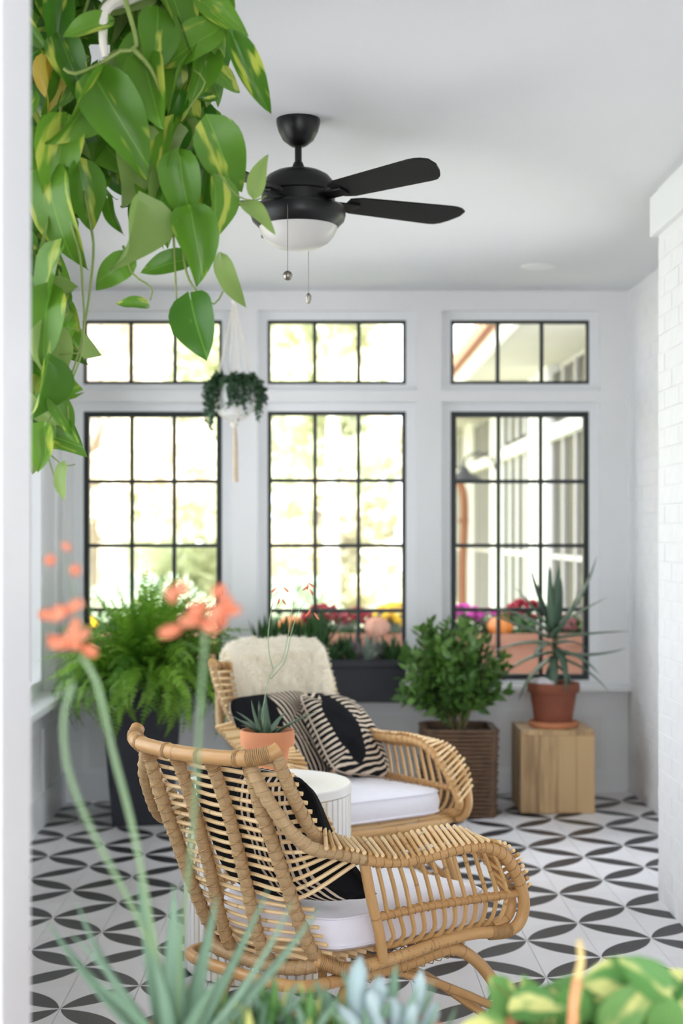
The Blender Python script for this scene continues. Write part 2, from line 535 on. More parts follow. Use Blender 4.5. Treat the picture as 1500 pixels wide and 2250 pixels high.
# back wall: piers and rails round three pairs of windows
GY = 7.61                                   # glass plane
WC = (-0.8553, 0.093, 1.0366)               # window centres
WW = 0.713                                  # steel frame width
CAS = 0.050                                 # white casing round the steel
ZL0, ZL1, ZT0, ZT1 = 0.595, 1.979, 2.120, 2.449
wb = MB()
xs = [LEFT - .15]
for c in WC: xs += [c - WW / 2 - CAS, c + WW / 2 + CAS]
xs.append(RFAR + .15)
for k in range(0, 8, 2):
    wb.box(xs[k], xs[k + 1], BACK, BACK + .15, -.05, CEIL)
for c in WC:
    a, b = c - WW / 2 - CAS, c + WW / 2 + CAS
    wb.box(a, b, BACK, BACK + .15, -.05, ZL0 - .02)
    wb.box(a, b, BACK, BACK + .15, ZL1 + .045, ZT0 - .035)
    wb.box(a, b, BACK, BACK + .15, ZT1 + .045, CEIL)
wall_back = wb.build('wall_back', M['wall'], smooth=False)
tag(wall_back, 'white panelled back wall with three tall black windows', kind='structure')

pane_cache = {}
def steel_window(name, c, z0, z1, rows, cols, frame_w, munt, label):
    root = bpy.data.objects.new(name, None); COL.objects.link(root)
    root.location = (c, GY, z0)
    tag(root, label, kind='structure')
    h = z1 - z0; w = WW
    f = MB()
    f.cbox(-w / 2, -w / 2 + frame_w, -.022, .022, 0, h, .002); f.cbox(w / 2 - frame_w, w / 2, -.022, .022, 0, h, .002)
    f.cbox(-w / 2 + frame_w, w / 2 - frame_w, -.022, .022, 0, frame_w, .002); f.cbox(-w / 2 + frame_w, w / 2 - frame_w, -.022, .022, h - frame_w, h, .002)
    f.build('steel_frame', M['steel'], root, smooth=False)
    gw, gh = (w - 2 * frame_w) / cols, (h - 2 * frame_w) / rows
    for k in range(1, cols):
        x = -w / 2 + frame_w + k * gw
        MB().box(x - munt / 2, x + munt / 2, -.016, .016, frame_w, h - frame_w).build('muntin', M['steel'], root, smooth=False)
    for k in range(1, rows):
        z = frame_w + k * gh
        MB().box(-w / 2 + frame_w, w / 2 - frame_w, -.015, .015, z - munt / 2, z + munt / 2).build('muntin', M['steel'], root, smooth=False)
    key = (round(gw, 4), round(gh, 4))
    if key not in pane_cache:
        pane_cache[key] = MB().box(-gw / 2 + .003, gw / 2 - .003, -.002, .002, -gh / 2 + .003, gh / 2 - .003).mesh('pane', M['glass'], smooth=False)
    for i in range(cols):
        for j in range(rows):
            link('pane', pane_cache[key], root, Matrix.Translation((-w / 2 + frame_w + (i + .5) * gw, 0, frame_w + (j + .5) * gh)))
    # white casing, set back from the wall face
    t = MB()
    for (za, zb, bot) in ((-.02 if rows > 1 else -.035, h + .045, 0),):
        t.box(-w / 2 - CAS, -w / 2, -.020, .09, za, zb); t.box(w / 2, w / 2 + CAS, -.020, .09, za, zb)
        t.box(-w / 2, w / 2, -.020, .09, h, zb); t.box(-w / 2, w / 2, -.020, .09, za, 0)
    t.build('window_casing', M['trim'], root, smooth=False)
    return root
nm = ('left', 'middle', 'right')
for k, c in enumerate(WC):
    steel_window('window_%d' % (k + 1), c, ZL0, ZL1, 4, 3, .029 if k != 1 else .020, .0195, 'tall black steel window, %s of three in the back wall' % nm[k])
for k, c in enumerate(WC):
    steel_window('window_%d' % (k + 4), c, ZT0, ZT1, 1, 3, .016, .0195, 'low black transom window above the %s tall window' % nm[k])

sill = MB().cbox(LEFT, RFAR, BACK - .11, BACK + .055, .548, .578, .005).build('trim_1', M['trim'], smooth=False)
tag(sill, 'white window sill ledge running along the back wall', kind='structure')
# wainscot below the back windows
wn_ = MB()
wn_.box(LEFT, RFAR, BACK - .014, BACK, .43, .548)
for x in (LEFT + .05, -.38, .57, RFAR - .06):
    wn_.box(x - .06, x + .06, BACK - .014, BACK, .13, .43)
for (a, b) in ((LEFT + .11, -.44), (-.32, .51), (.63, RFAR - .12)):   # small bead inside each panel
    wn_.box(a, b, BACK - .007, BACK, .415, .43); wn_.box(a, b, BACK - .007, BACK, .13, .145)
    wn_.box(a, a + .015, BACK - .007, BACK, .145, .415); wn_.box(b - .015, b, BACK - .007, BACK, .145, .415)
tag(wn_.build('trim_2', M['trim'], smooth=False), 'white wainscot panelling under the back windows', kind='structure')
tag(MB().box(LEFT, RFAR, BACK - .02, BACK, -.04, .13).build('baseboard_back', M['trim'], smooth=False), 'white baseboard along the back wall', kind='structure')

# left wall: wide white-framed windows over panelling
LW = [(2.15, 3.2), (3.4, 4.45), (4.65, 5.7), (5.9, 7.22)]
wl = MB()
wl.box(LEFT - .16, LEFT, FRONT, BACK, -.06, .555)
wl.box(LEFT - .16, LEFT, FRONT, BACK, 2.36, CEIL)
ys = [FRONT] + [v for p in LW for v in p] + [BACK]
for k in range(0, len(ys), 2):
    wl.box(LEFT - .16, LEFT, ys[k], ys[k + 1], .555, 2.36)
tag(wl.build('wall_left', M['wall'], smooth=False), 'white left wall with wide windows', kind='structure')
for k, (a, b) in enumerate(LW):
    root = bpy.data.objects.new('window_%d' % (k + 7), None); COL.objects.link(root)
    root.location = (LEFT - .09, (a + b) / 2, .575)
    tag(root, ('white framed window in the left wall, nearest the back corner' if k == 3 else 'white framed window in the left wall, number %s from the front' % ('one', 'two', 'three')[k]), kind='structure')
    w, h = b - a, 2.36 - .575
    f = MB()
    f.box(-.03, .05, -w / 2, -w / 2 + .06, 0, h); f.box(-.03, .05, w / 2 - .06, w / 2, 0, h)
    f.box(-.03, .05, -w / 2 + .06, w / 2 - .06, 0, .06); f.box(-.03, .05, -w / 2 + .06, w / 2 - .06, h - .06, h)
    f.build('window_frame', M['trim'], root, smooth=False)
    g = (w - .12) / 2
    MB().box(-.015, .03, -.02, .02, .06, h - .06).build('muntin', M['trim'], root, smooth=False)
    for s_ in (-1, 1):
        MB().box(-.003, .003, min(0, s_ * g) + .02 * (s_ > 0), max(0, s_ * g) - .02 * (s_ < 0), .06, h - .06).build('pane', M['glass'], root, smooth=False)
    cs = MB()
    cs.box(LEFT - root.location.x, LEFT + .018 - root.location.x, -w / 2 - .07, -w / 2, 0, h + .07)
    cs.box(LEFT - root.location.x, LEFT + .018 - root.location.x, w / 2, w / 2 + .07, 0, h + .07)
    cs.box(LEFT - root.location.x, LEFT + .018 - root.location.x, -w / 2, w / 2, h, h + .07)
    cs.build('window_casing', M['trim'], root, smooth=False)
tag(MB().cbox(LEFT - .06, LEFT + .10, FRONT + .15, BACK - .11, .545, .578, .005).build('trim_3', M['trim'], smooth=False), 'white sill ledge running along the left wall', kind='structure')
wp = MB()
wp.box(LEFT, LEFT + .014, FRONT + .15, BACK - .014, .43, .545)
for y in (2.2, 3.3, 4.55, 5.8, 7.0, 7.5):
    wp.box(LEFT, LEFT + .014, y - .05, min(y + .05, BACK - .014), .13, .43)
tag(wp.build('trim_4', M['trim'], smooth=False), 'white wainscot panelling under the left windows', kind='structure')
tag(MB().box(LEFT, LEFT + .022, FRONT + .15, BACK - .02, -.05, .13).build('baseboard_left', M['trim'], smooth=False), 'white baseboard along the left wall', kind='structure')

# right side: a near stretch of painted brick that stops short, a recess behind it
brick_m = MB().cbox(-.0022, .0004, -.0988, .0988, -.0310, .0310, .0014).mesh('brick', M['brick'], smooth=False)
half_m = MB().cbox(-.0022, .0004, -.0463, .0463, -.0310, .0310, .0014).mesh('brick', M['brick'], smooth=False)
def brick_face(wall, x, y0, y1, z1, seed):
    rr = random.Random(seed)
    rows = int(z1 / .0675)
    for r_ in range(rows):
        z = .034 + .03 + r_ * .0675
        y = y1 - (.1 if r_ % 2 == 0 else 0.0)
        if r_ % 2 == 0:
            link('brick', half_m, wall, Matrix.Translation((x + rr.uniform(-.0008, .0008), y1 - .047, z)))
        while y - .1 > y0:
            link('brick', brick_m, wall, Matrix.Translation((x + rr.uniform(-.0008, .0008), y - .1, z)) @ Matrix.Rotation(rr.uniform(-.003, .003), 4, 'Z'))
            y -= .2045
wr = MB().box(RNEAR + .004, RFAR + .16, FRONT, RNEAR_END, -.06, CEIL).build('wall_right', M['mortar'], smooth=False)
tag(wr, 'near right wall of white painted brick', kind='structure')
brick_face(wr, RNEAR + .004, 3.72, RNEAR_END - .002, 2.42, 3)
wfm = MB()                                   # an added, unseen glazed opening in the hidden part of the recess lets daylight in from the right
DY0, DY1, DZ1 = 5.40, 6.42, 2.25
wfm.box(RFAR + .004, RFAR + .16, RNEAR_END, DY0, -.06, CEIL); wfm.box(RFAR + .004, RFAR + .16, DY1, BACK + .15, -.06, CEIL)
wfm.box(RFAR + .004, RFAR + .16, DY0, DY1, DZ1, CEIL); wfm.box(RFAR + .004, RFAR + .16, DY0, DY1, -.06, .06)
wf = wfm.build('wall_recess', M['mortar'], smooth=False)
gd = bpy.data.objects.new('window_11', None); COL.objects.link(gd); gd.location = (RFAR + .08, (DY0 + DY1) / 2, .06)
tag(gd, 'tall white framed window added out of view in the recess for daylight', kind='structure')
dw, dh = DY1 - DY0, DZ1 - .06
dfm = MB(); dfm.box(-.03, .03, -dw / 2, -dw / 2 + .06, 0, dh); dfm.box(-.03, .03, dw / 2 - .06, dw / 2, 0, dh); dfm.box(-.03, .03, -dw / 2 + .06, dw / 2 - .06, 0, .08); dfm.box(-.03, .03, -dw / 2 + .06, dw / 2 - .06, dh - .06, dh)
dfm.build('window_frame', M['trim'], gd, smooth=False)
MB().box(-.003, .003, -dw / 2 + .06, dw / 2 - .06, .08, dh - .06).build('pane', M['glass'], gd, smooth=False)
tag(wf, 'white painted brick wall of the recess beside the right window', kind='structure')
brick_face(wf, RFAR + .004, 6.55, BACK - .002, 2.56, 5)
tag(MB().cbox(RNEAR - .022, RNEAR + .02, FRONT + .15, RNEAR_END + .03, 2.421, 2.566, .003).build('trim_5', M['trim'], smooth=False), 'white frieze board on top of the brick wall', kind='structure')

# the open doorway the picture is taken through: left jamb, head, the wall round it and a plant console standing in it; opened to the floor for added daylight
OX0, OX1, OZ0, OZ1 = -0.395, 1.10, 0.60, 2.40
fw = MB()
fw.box(LEFT - .16, OX0 - .10, FRONT, FRONT + .14, -.06, CEIL)
fw.box(OX1 + .05, RNEAR + .02, FRONT, FRONT + .14, -.06, CEIL)
fw.box(OX0 - .10, OX1 + .05, FRONT, FRONT + .14, OZ1, CEIL)
fw.box(LEFT - .30, LEFT - .14, -2.4, FRONT, -.2, CEIL)  # unseen porch side walls, added to cut the front light
fw.box(RFAR + .14, RFAR + .30, -2.4, FRONT, -.2, CEIL)
tag(fw.build('wall_front', M['wall'], smooth=False), 'white front wall round the open doorway, with added porch walls shading it', kind='structure')
jm = MB()
jm.box(OX0 - .10, OX0, FRONT - .03, FRONT + .16, -.02, OZ1)
jm.box(OX0 - .032, OX0 - .010, FRONT - .05, FRONT - .03, -.02, OZ1)
jm.box(OX0 - .10, OX0 - .055, FRONT - .05, FRONT - .03, -.02, OZ1)
tag(jm.build('trim_6', M['jamb'], smooth=False), 'white moulded door jamb close to the lens at the left edge', kind='structure')
con = thing('plant_console', 'white plant console standing in the doorway below the frame', 'table', ((OX0 + OX1) / 2, FRONT + .03, 0))
cw = (OX1 - OX0) / 2 - .03
MB().cbox(-cw, cw, -.33, .30, OZ0 - .035, OZ0, .004).build('console_top', M['jamb'], con, smooth=False)
for sx in (-1, 1):
    for sy in (-.29, .26):
        MB().cbox(min(sx * cw, sx * (cw - .04)), max(sx * cw, sx * (cw - .04)), sy - .02, sy + .02, .003 + fz(sx * cw + .35), OZ0 - .035, .003).build('leg', M['jamb'], con, smooth=False)

# ------------------------------------------------------------------ outdoors beyond the back windows
M['grass'] = plain('lawn', (0.40, 0.42, 0.27), 0.9, 0.25, 1.2, 0.3, bdist=0.02)
M['patio'] = plain('patio_stone', (0.46, 0.46, 0.48), 0.85, 0.12, 3.0)
M['siding'] = plain('cream_stucco', (0.52, 0.50, 0.48), 0.8, 0.03, 2.0)
M['whitewood'] = plain('white_woodwork', (0.84, 0.84, 0.83), 0.5)
M['darkglass'] = plain('dim_glass', (0.038, 0.035, 0.032), 0.4, 0.25, 1.5, spec=0.25)
M['copper'] = plain('copper', (0.26, 0.10, 0.05), 0.55, 0.1, 8, metal=0.2)
M['rooftile'] = plain('clay_roof_tile', (0.46, 0.26, 0.17), 0.8, 0.2, 3.0)
M['trough'] = plain('weathered_clay', (0.36, 0.17, 0.11), 0.9, 0.12, 6)
M['lampgrey'] = plain('lamp_enamel', (0.05, 0.052, 0.065), 0.45)
M['pumpkin'] = plain('pumpkin_skin', (0.55, 0.17, 0.025), 0.5, 0.08, 12)
M['ghost'] = plain('white_pumpkin_skin', (0.80, 0.74, 0.66), 0.55, 0.05, 12)
M['trunk'] = plain('grey_bark', (0.34, 0.29, 0.25), 0.9, 0.2, 6, 0.5)
M['birch'] = plain('birch_bark', (0.80, 0.78, 0.72), 0.8, 0.1, 6, 0.3)
tag(MB().box(-40, 40, BACK + .2, 60, -.32, -.12).build('ground_lawn', M['grass'], smooth=False), 'pale green lawn outside the back windows', kind='structure')
tag(MB().box(-40, 40, -40, BACK + .2, -.42, -.20).build('ground_terrace', M['patio'], smooth=False), 'stone terrace round the front of the sunroom', kind='structure')
tag(MB().box(-3, 4, BACK + .16, 10.6, -.12, -.05).build('ground_patio', M['patio'], smooth=False), 'stone patio strip outside the back windows', kind='structure')

def leaf_cloud(rnd, n, fn, size, col_mb=None):
    m = MB()
    for _ in range(n):
        p = fn(rnd)
        d = Vector((rnd.gauss(0, 1), rnd.gauss(0, 1), rnd.gauss(0, 1))).normalized()
        e = d.orthogonal().normalized()
        e = (Matrix.Rotation(rnd.uniform(0, 6.28), 3, d) @ e)
        g = d.cross(e)
        s = size * rnd.uniform(.6, 1.3)
        b = len(m.v)
        m.v += [tuple(p - e * s * .5), tuple(p + g * s * .32), tuple(p + e * s * .5), tuple(p - g * s * .32)]
        m.face((b, b + 1, b + 2, b + 3))
    return m

def tree(name, label, x, y, h, rad, trunk_r, leaf, bark, n=2200, size=.34, seed=1, lean=0.0, low=.28):
    t = thing(name, label, 'tree', (x, y, -.14), 0, 'autumn trees beyond the lawn')
    rnd = random.Random(seed)
    pts = [(0, 0, 0), (lean * .3, .05, h * .25), (lean * .7, -.05, h * .5), (lean, 0, h * .85)]
    tr = MB().tube(spline(pts, h / 14), lambda q: trunk_r * (1.1 - .75 * q), 8)
    tr.build('trunk', bark, t)
    for k in range(5):
        z = h * rnd.uniform(.35, .7); a = rnd.uniform(0, 6.28); L = rad * rnd.uniform(.5, .85)
        p0 = Vector((lean * z / h, 0, z)); p1 = p0 + Vector((math.cos(a) * L, math.sin(a) * L, L * .6))
        MB().tube(spline([p0, p0.lerp(p1, .5) + Vector((0, 0, .1)), p1], .3), lambda q: trunk_r * (.42 - .3 * q), 6).build('branch', bark, t)
    blobs = []
    for k in range(16):
        a = rnd.uniform(0, 6.28); q = math.sqrt(rnd.random()) * rad * .8; z = h * rnd.uniform(low, 1.0)
        blobs.append((Vector((lean * z / h + math.cos(a) * q, math.sin(a) * q, z)), rad * rnd.uniform(.3, .5)))
    def fn(r_):
        c, b = r_.choice(blobs)
        g_ = lambda: max(-.75, min(.75, r_.gauss(0, .55)))
        return c + Vector((g_(), g_(), g_())) * b
    cr = leaf_cloud(rnd, n, fn, size).build('crown', leaf, t, smooth=False)
    tag(cr, kind='stuff')
    return t
def fol(name, a, b):
    k = N(name)
    p = k.n('ShaderNodeNewGeometry').outputs['Position']
    c = k.mix(k.noise(.9, 3.0, p), a, b)
    k.set(c, 0.7, 0.2)
    return k.translucent(c, 0.45).m
M['f_yel'] = fol('yellow_foliage', (0.88, 0.81, 0.66), (0.84, 0.83, 0.71))
M['f_pch'] = fol('peach_foliage', (0.88, 0.78, 0.68), (0.84, 0.80, 0.68))
M['f_grn'] = fol('pale_green_foliage', (0.52, 0.58, 0.40), (0.78, 0.78, 0.58))
M['f_dgr'] = fol('green_foliage', (0.36, 0.44, 0.26), (0.60, 0.62, 0.38))
tree('autumn_tree', 'peach-leaved tree with grey trunk in the left window', -2.35, 14.5, 6.2, 1.3, .13, M['f_pch'], M['trunk'], 2600, .24, 3, .2)
tree('birch_tree', 'leaning white-trunked birch above the big fern', -2.4, 18.3, 6.0, 1.4, .14, M['f_yel'], M['birch'], 2600, .26, 4, -.5, .36)
tree('birch_tree', 'slender white-trunked birch in the middle window', .12, 15.2, 6.0, .75, .10, M['f_grn'], M['birch'], 1500, .22, 6, .05, .36)
tree('autumn_tree', 'yellow tree between the left and middle windows', .15, 18.5, 6.4, .80, .12, M['f_yel'], M['trunk'], 2200, .26, 5, .0, .14)
tree('autumn_tree', 'pale green tree behind the pier left of the middle window', -1.4, 22.6, 6.8, 1.9, .16, M['f_grn'], M['trunk'], 3600, .30, 7, 0, .06)
tree('autumn_tree', 'far green tree left of the lawn', -5.7, 22.6, 7.5, 1.6, .18, M['f_dgr'], M['trunk'], 3000, .32, 10, 0, .06)
tree('autumn_tree', 'far peach tree behind the leaning birch', -4.3, 28.2, 8.0, 2.2, .18, M['f_pch'], M['trunk'], 3600, .36, 8, 0, .06)
tree('autumn_tree', 'far yellow-green tree at the lawn end', .0, 27.8, 8.0, 1.6, .18, M['f_yel'], M['trunk'], 3400, .36, 9, 0, .05)
tree('autumn_tree', 'farthest pale green tree low behind the lawn centre', -2.0, 35.5, 8.4, 3.4, .18, M['f_grn'], M['trunk'], 4200, .46, 12, 0, .02)
def bush(label, x, y, r, h, leaf, seed, n=700, size=.12):
    t = thing('garden_bush', label, 'bush', (x, y, -.14), 0, 'bushes behind the flower troughs')
    rnd = random.Random(seed)
    def fn(q):
        a = q.uniform(0, 6.28); z = q.random(); rr = r * math.sqrt(1 - (z - .35) ** 2 / .55) * q.uniform(.5, 1) if (z - .35) ** 2 < .5 else 0
        return Vector((math.cos(a) * rr, math.sin(a) * rr, z * h))
    tag(leaf_cloud(rnd, n, fn, size).build('foliage', leaf, t, smooth=False), kind='stuff')
    MB().tube([(0, 0, 0), (.02, 0, h * .5)], .03, 6).build('stem', M['trunk'], t)
M['f_blu'] = fol('blue_green_foliage', (0.34, 0.46, 0.38), (0.56, 0.62, 0.46))
bush('blue-green bush behind the left end of the flower troughs', -1.35, 11.6, .7, 1.15, M['f_blu'], 21)
bush('blue-green bush behind the middle flower trough', -.2, 12.0, .5, 1.12, M['f_blu'], 22)
bush('yellow-green bush behind the middle trough, right of the blue-green one', .80, 11.7, .40, 1.15, M['f_grn'], 23)
bush('pale green bush far left behind the fern', -2.85, 11.8, .7, 1.2, M['f_grn'], 24)

# low wall with flower troughs
ly, lz = 9.05, .415
tag(MB().box(-2.4, 1.72, ly - .05, ly + .42, -.12, lz).build('wall_garden', M['patio'], smooth=False), 'low stone garden wall outside the windows', kind='structure')
def trough(label, x0, x1, seed, mums):
    t = thing('flower_trough', label, 'planter', ((x0 + x1) / 2, ly + .18, lz), 0, 'terracotta flower troughs on the garden wall')
    w = (x1 - x0) / 2; h = .32
    b = MB().box(-w + .02, w - .02, -.17, .17, 0, h - .07)
    b.box(-w, w, -.19, -.15, h - .07, h); b.box(-w, w, .15, .19, h - .07, h); b.box(-w, -w + .04, -.15, .15, h - .07, h); b.box(w - .04, w, -.15, .15, h - .07, h)
    b.build('trough_body', M['trough'], t, smooth=False)
    MB().box(-w + .04, w - .04, -.15, .15, h - .07, h - .03).build('soil', M['soil'], t, smooth=False)
    rnd = random.Random(seed)
    def fn(q): return Vector((q.uniform(-w * .92, w * .92), q.uniform(-.14, .14), h - .02 + abs(q.gauss(0, .06))))
    tag(leaf_cloud(rnd, 420, fn, .07).build('greenery', M['succ1'], t, smooth=False), kind='stuff')
    for (mx, mz, r_, mat) in mums:
        c = MB()
        for _ in range(70):
            a = rnd.uniform(0, 6.28); e = math.acos(rnd.uniform(-.1, 1))
            p = Vector((math.sin(e) * math.cos(a), math.sin(e) * math.sin(a) * .8, math.cos(e) * .75)) * r_
            c.ball((mx + p.x, p.y * .8, h + mz + p.z), r_ * .17, 6, 4, sz=.7)
        c.build('mum_clump', mat, t)
def petal(name, col):
    k = N(name).set(col, .7, .2); return k.translucent(col, .3).m
M['mag'] = petal('magenta_petals', (0.62, 0.07, 0.42))
M['red'] = petal('dark_red_petals', (0.34, 0.03, 0.05))
M['yel'] = petal('yellow_petals', (0.90, 0.62, 0.03))
M['pnk'] = petal('dusty_pink_petals', (0.62, 0.20, 0.26))
trough('terracotta trough seen through the left window', -1.85, -.62, 31, [(-.25, .03, .10, M['yel']), (.35, .02, .09, M['pnk'])])
trough('terracotta trough with red and yellow mums in the middle window', -.56, .62, 32, [(.0, .07, .13, M['red']), (.20, .06, .12, M['red']), (.45, .06, .15, M['yel']), (-.1, .01, .08, M['pnk'])])
trough('terracotta trough with magenta mums in the right window', .68, 1.70, 33, [(-.28, .07, .13, M['mag']), (-.12, .07, .10, M['mag']), (.10, .11, .12, M['red']), (.35, .03, .10, M['pnk'])])
def gourd(label, x, y, z, r_, mat, cat='pumpkin'):
    t = thing('pumpkin', label, cat, (x, y, z), 0, 'pumpkins set among the trough flowers')
    m = MB(); n = 32; mm = 10
    for i in range(mm + 1):
        a = math.pi * i / mm
        for k in range(n):
            b = 2 * math.pi * k / n
            rr = r_ * (1 - .10 * abs(math.cos(b * 4)) ) * math.sin(a)
            m.v.append((rr * math.cos(b), rr * math.sin(b), r_ * .72 - r_ * .72 * math.cos(a)))
    for i in range(mm):
        for k in range(n):
            m.face((i * n + k, i * n + (k + 1) % n, (i + 1) * n + (k + 1) % n, (i + 1) * n + k))
    m.build('skin', mat, t)
    MB().tube(spline([(0, 0, r_ * 1.38), (.01, 0, r_ * 1.6), (.03, 0, r_ * 1.75)], .02), r_ * .12, 6).build('stem', M['twig'], t)
gourd('orange pumpkin in the right window beside the trough flowers', 1.12, ly + .06, lz + .30, .085, M['pumpkin'])
gourd('white pumpkin behind the potted aloe in the right window', 1.42, ly + .06, lz + .30, .08, M['ghost'])
gourd('small orange pumpkin low in the middle window, left of the red mums', -.17, ly + .06, lz + .30, .09, M['pumpkin'])
gourd('peach-coloured pumpkin beside the yellow mums', .36, ly + .02, lz + .30, .085, M['trough'])

# neighbouring wing of the house, running away to the right
WX, WY0, WY1 = 1.95, 8.3, 27.0
wing = MB()
wing.box(WX, WX + .3, WY0, WY1, -.12, 2.95).build('wing_wall', M['siding'], smooth=False)
wing_o = bpy.data.objects['wing_wall']
tag(wing_o, 'cream wall of the house wing outside the right window', kind='structure')
MB().box(WX - .12, WX, WY0, WY1, 2.10, 2.20).build('beam', M['whitewood'], wing_o, smooth=False)
bays = [(8.4, 9.35), (9.75, 11.95), (13.0, 15.15), (15.9, 17.9), (18.8, 20.8)]
posts = [(9.35, 9.75), (11.95, 12.55), (12.72, 13.0), (15.15, 15.9), (17.9, 18.8)]
for (a, b) in posts:
    MB().box(WX - .10, WX, a, b, -.1, 2.72).build('pilaster', M['whitewood'], wing_o, smooth=False)
for k, (a, b) in enumerate(bays):
    w = thing('wing_window', 'dim grey window of the house wing, %s from the near end' % ('first', 'second', 'third', 'fourth', 'fifth')[k], 'window', (WX - .01, (a + b) / 2, .25), 0, 'windows of the house wing')
    h = b - a
    MB().box(-.03, 0, -h / 2, h / 2, 0, 1.85).build('pane', M['darkglass'], w, smooth=False)
    MB().box(-.03, 0, -h / 2, h / 2, 2.02, 2.40).build('transom_pane', M['darkglass'], w, smooth=False)
    fr = MB()
    for q in range(5):
        yy = -h / 2 + h * q / 4
        fr.box(-.055, -.03, yy - .025, yy + .025, 0, 1.85); fr.box(-.055, -.03, yy - .025, yy + .025, 2.02, 2.40)
    fr.box(-.055, -.03, -h / 2, h / 2, .9, .94)
    fr.build('window_frame', M['siding'] if k % 2 else M['whitewood'], w, smooth=False)
EX = 1.30
so = MB(); so.box(EX, WX, WY0, WY1, 2.72, 2.76); tag(so.build('trim_8', M['siding'], smooth=False), 'cream soffit under the eave of the house wing', kind='structure')
tag(MB().box(EX - .04, EX, WY0, WY1, 2.70, 2.82).build('trim_9', M['whitewood'], smooth=False), 'white fascia board of the house wing eave', kind='structure')
roof = thing('tiled_roof', 'clay barrel tile roof edge of the house wing', 'roof', (EX - .06, WY0, 2.82))
deck = MB()
deck.v += [(0, 0, 0), (0, WY1 - WY0, 0), (2.2, WY1 - WY0, 1.1), (2.2, 0, 1.1), (0, 0, -.0), (2.2, 0, 0), (2.2, WY1 - WY0, 0)]
deck.face((0, 3, 2, 1)); deck.face((4, 5, 3)); deck.face((1, 2, 6)); deck.face((0, 1, 6, 5)); deck.face((5, 6, 2, 3))
deck.build('roof_deck', M['rooftile'], roof, smooth=False)
bt = MB()
n = 8
for i in range(2):
    for k in range(n + 1):
        a = math.pi * k / n
        bt.v.append((i * .42, math.cos(a) * (.11 - .012 * i), math.sin(a) * (.09 - .01 * i)))
for k in range(n):
    bt.face((k, k + 1, n + 1 + k + 1, n + 1 + k))
bt.face(list(range(n + 1)))
btm = bt.mesh('roof_tile', M['rooftile'], smooth=True)
ntile = 0
for j in range(2):
    for q in range(int((WY1 - WY0) / .24)):
        if ntile > 150: break
        link('roof_tile', btm, roof, Matrix.Translation((-.06 + j * .36, .12 + q * .24, -.01 + j * .18)) @ Matrix.Rotation(-math.atan2(1.1, 2.2), 4, 'Y'))
        ntile += 1
dp = thing('copper_downspout', 'bent copper downspout on the far end of the house wing', 'downspout', (WX - .17, 18.2, -.1))
MB().tube(spline([(-.62, 0, 2.78), (-.58, 0, 2.45), (-.25, 0, 2.25), (0, 0, 2.0), (0, 0, 1.0), (0, 0, 0)], .1), .05, 10).build('pipe', M['copper'], dp)
for z in (.5, 1.6): MB().box(-.06, .07, -.06, .06, z, z + .04).build('strap', M['copper'], dp, smooth=False)
lp = thing('barn_lamp', 'grey gooseneck barn lamp on a white pilaster outside', 'lamp', (WX - .10, 15.4, 2.0))
MB().tube(spline([(0, 0, .1), (-.15, 0, .2), (-.3, 0, .16), (-.33, 0, .06)], .03), .012, 8).build('gooseneck', M['lampgrey'], lp)
MB().lathe([(.03, .06), (.05, .03), (.07, 0), (.19, -.07), (.20, -.09), (.185, -.09), (.06, -.01)], 24, (-.33, 0, 0)).build('shade', M['lampgrey'], lp)
MB().box(-.02, 0, -.06, .06, .03, .17).build('wall_plate', M['lampgrey'], lp, smooth=False)

# ------------------------------------------------------------------ rattan lounge chairs
def lerp_prof(prof, z):
    """y on a (y, z) profile with falling z"""
    for (y0, z0), (y1, z1) in zip(prof, prof[1:]):
        if z1 <= z <= z0:
            t = (z0 - z) / (z0 - z1)
            return y0 + (y1 - y0) * t
    return prof[-1][0] if z < prof[-1][1] else prof[0][0]

PE = [(-.416, .822), (-.370, .690), (-.331, .600), (-.288, .500), (-.243, .400), (-.207, .335), (-.165, .300)]      # corner stile, y z
PC = [(-.430, .826), (-.376, .700), (-.338, .590), (-.304, .480), (-.272, .370), (-.238, .300), (-.175, .284)]      # inner stile
XE, XC = .190, .065
PF = [(.258, -.394, .842), (.257, -.348, .757), (.250, -.296, .681), (.243, -.245, .625), (.236, -.168, .592),
      (.243, -.090, .575), (.252, -.02, .567), (.262, .06, .568), (.272, .14, .572), (.281, .215, .568), (.290, .272, .545),
      (.302, .319, .502), (.309, .349, .466), (.315, .388, .408), (.318, .408, .366), (.316, .390, .332), (.311, .335, .318)]   # wing edge and inner arm pole
PO = [(.192, -.412, .808), (.222, -.394, .742), (.250, -.349, .665), (.267, -.316, .627), (.282, -.284, .606),
      (.294, -.225, .592), (.305, -.148, .568), (.315, -.072, .552), (.325, .0, .546), (.335, .076, .549), (.345, .153, .553),
      (.356, .237, .548), (.363, .295, .528), (.366, .336, .497), (.366, .370, .455), (.363, .400, .400), (.356, .412, .354),
      (.345, .400, .315), (.332, .358, .303), (.313, .257, .314), (.294, .149, .310), (.276, .045, .297), (.258, -.057, .290), (.238, -.140, .288), (.194, -.198, .312)]
def armx(y): return .325 + .133 * y              # the arms splay outwards

def wrapped(pts, r, name, root, pitch=WRAP_PITCH, amp=.0032, step=.006, seed=0, n=14):
    rnd = random.Random(seed)
    ph = rnd.random()
    def rf(L, a):
        q = (L / pitch + a + ph) % 1.0
        return amp * (q - .5) + .0006 * math.sin(37 * L / pitch * .21 + a * 9)
    return MB().tube(spline(pts, step), r, n, rfun=rf).build(name, M['wrap'], root, sharp=0)

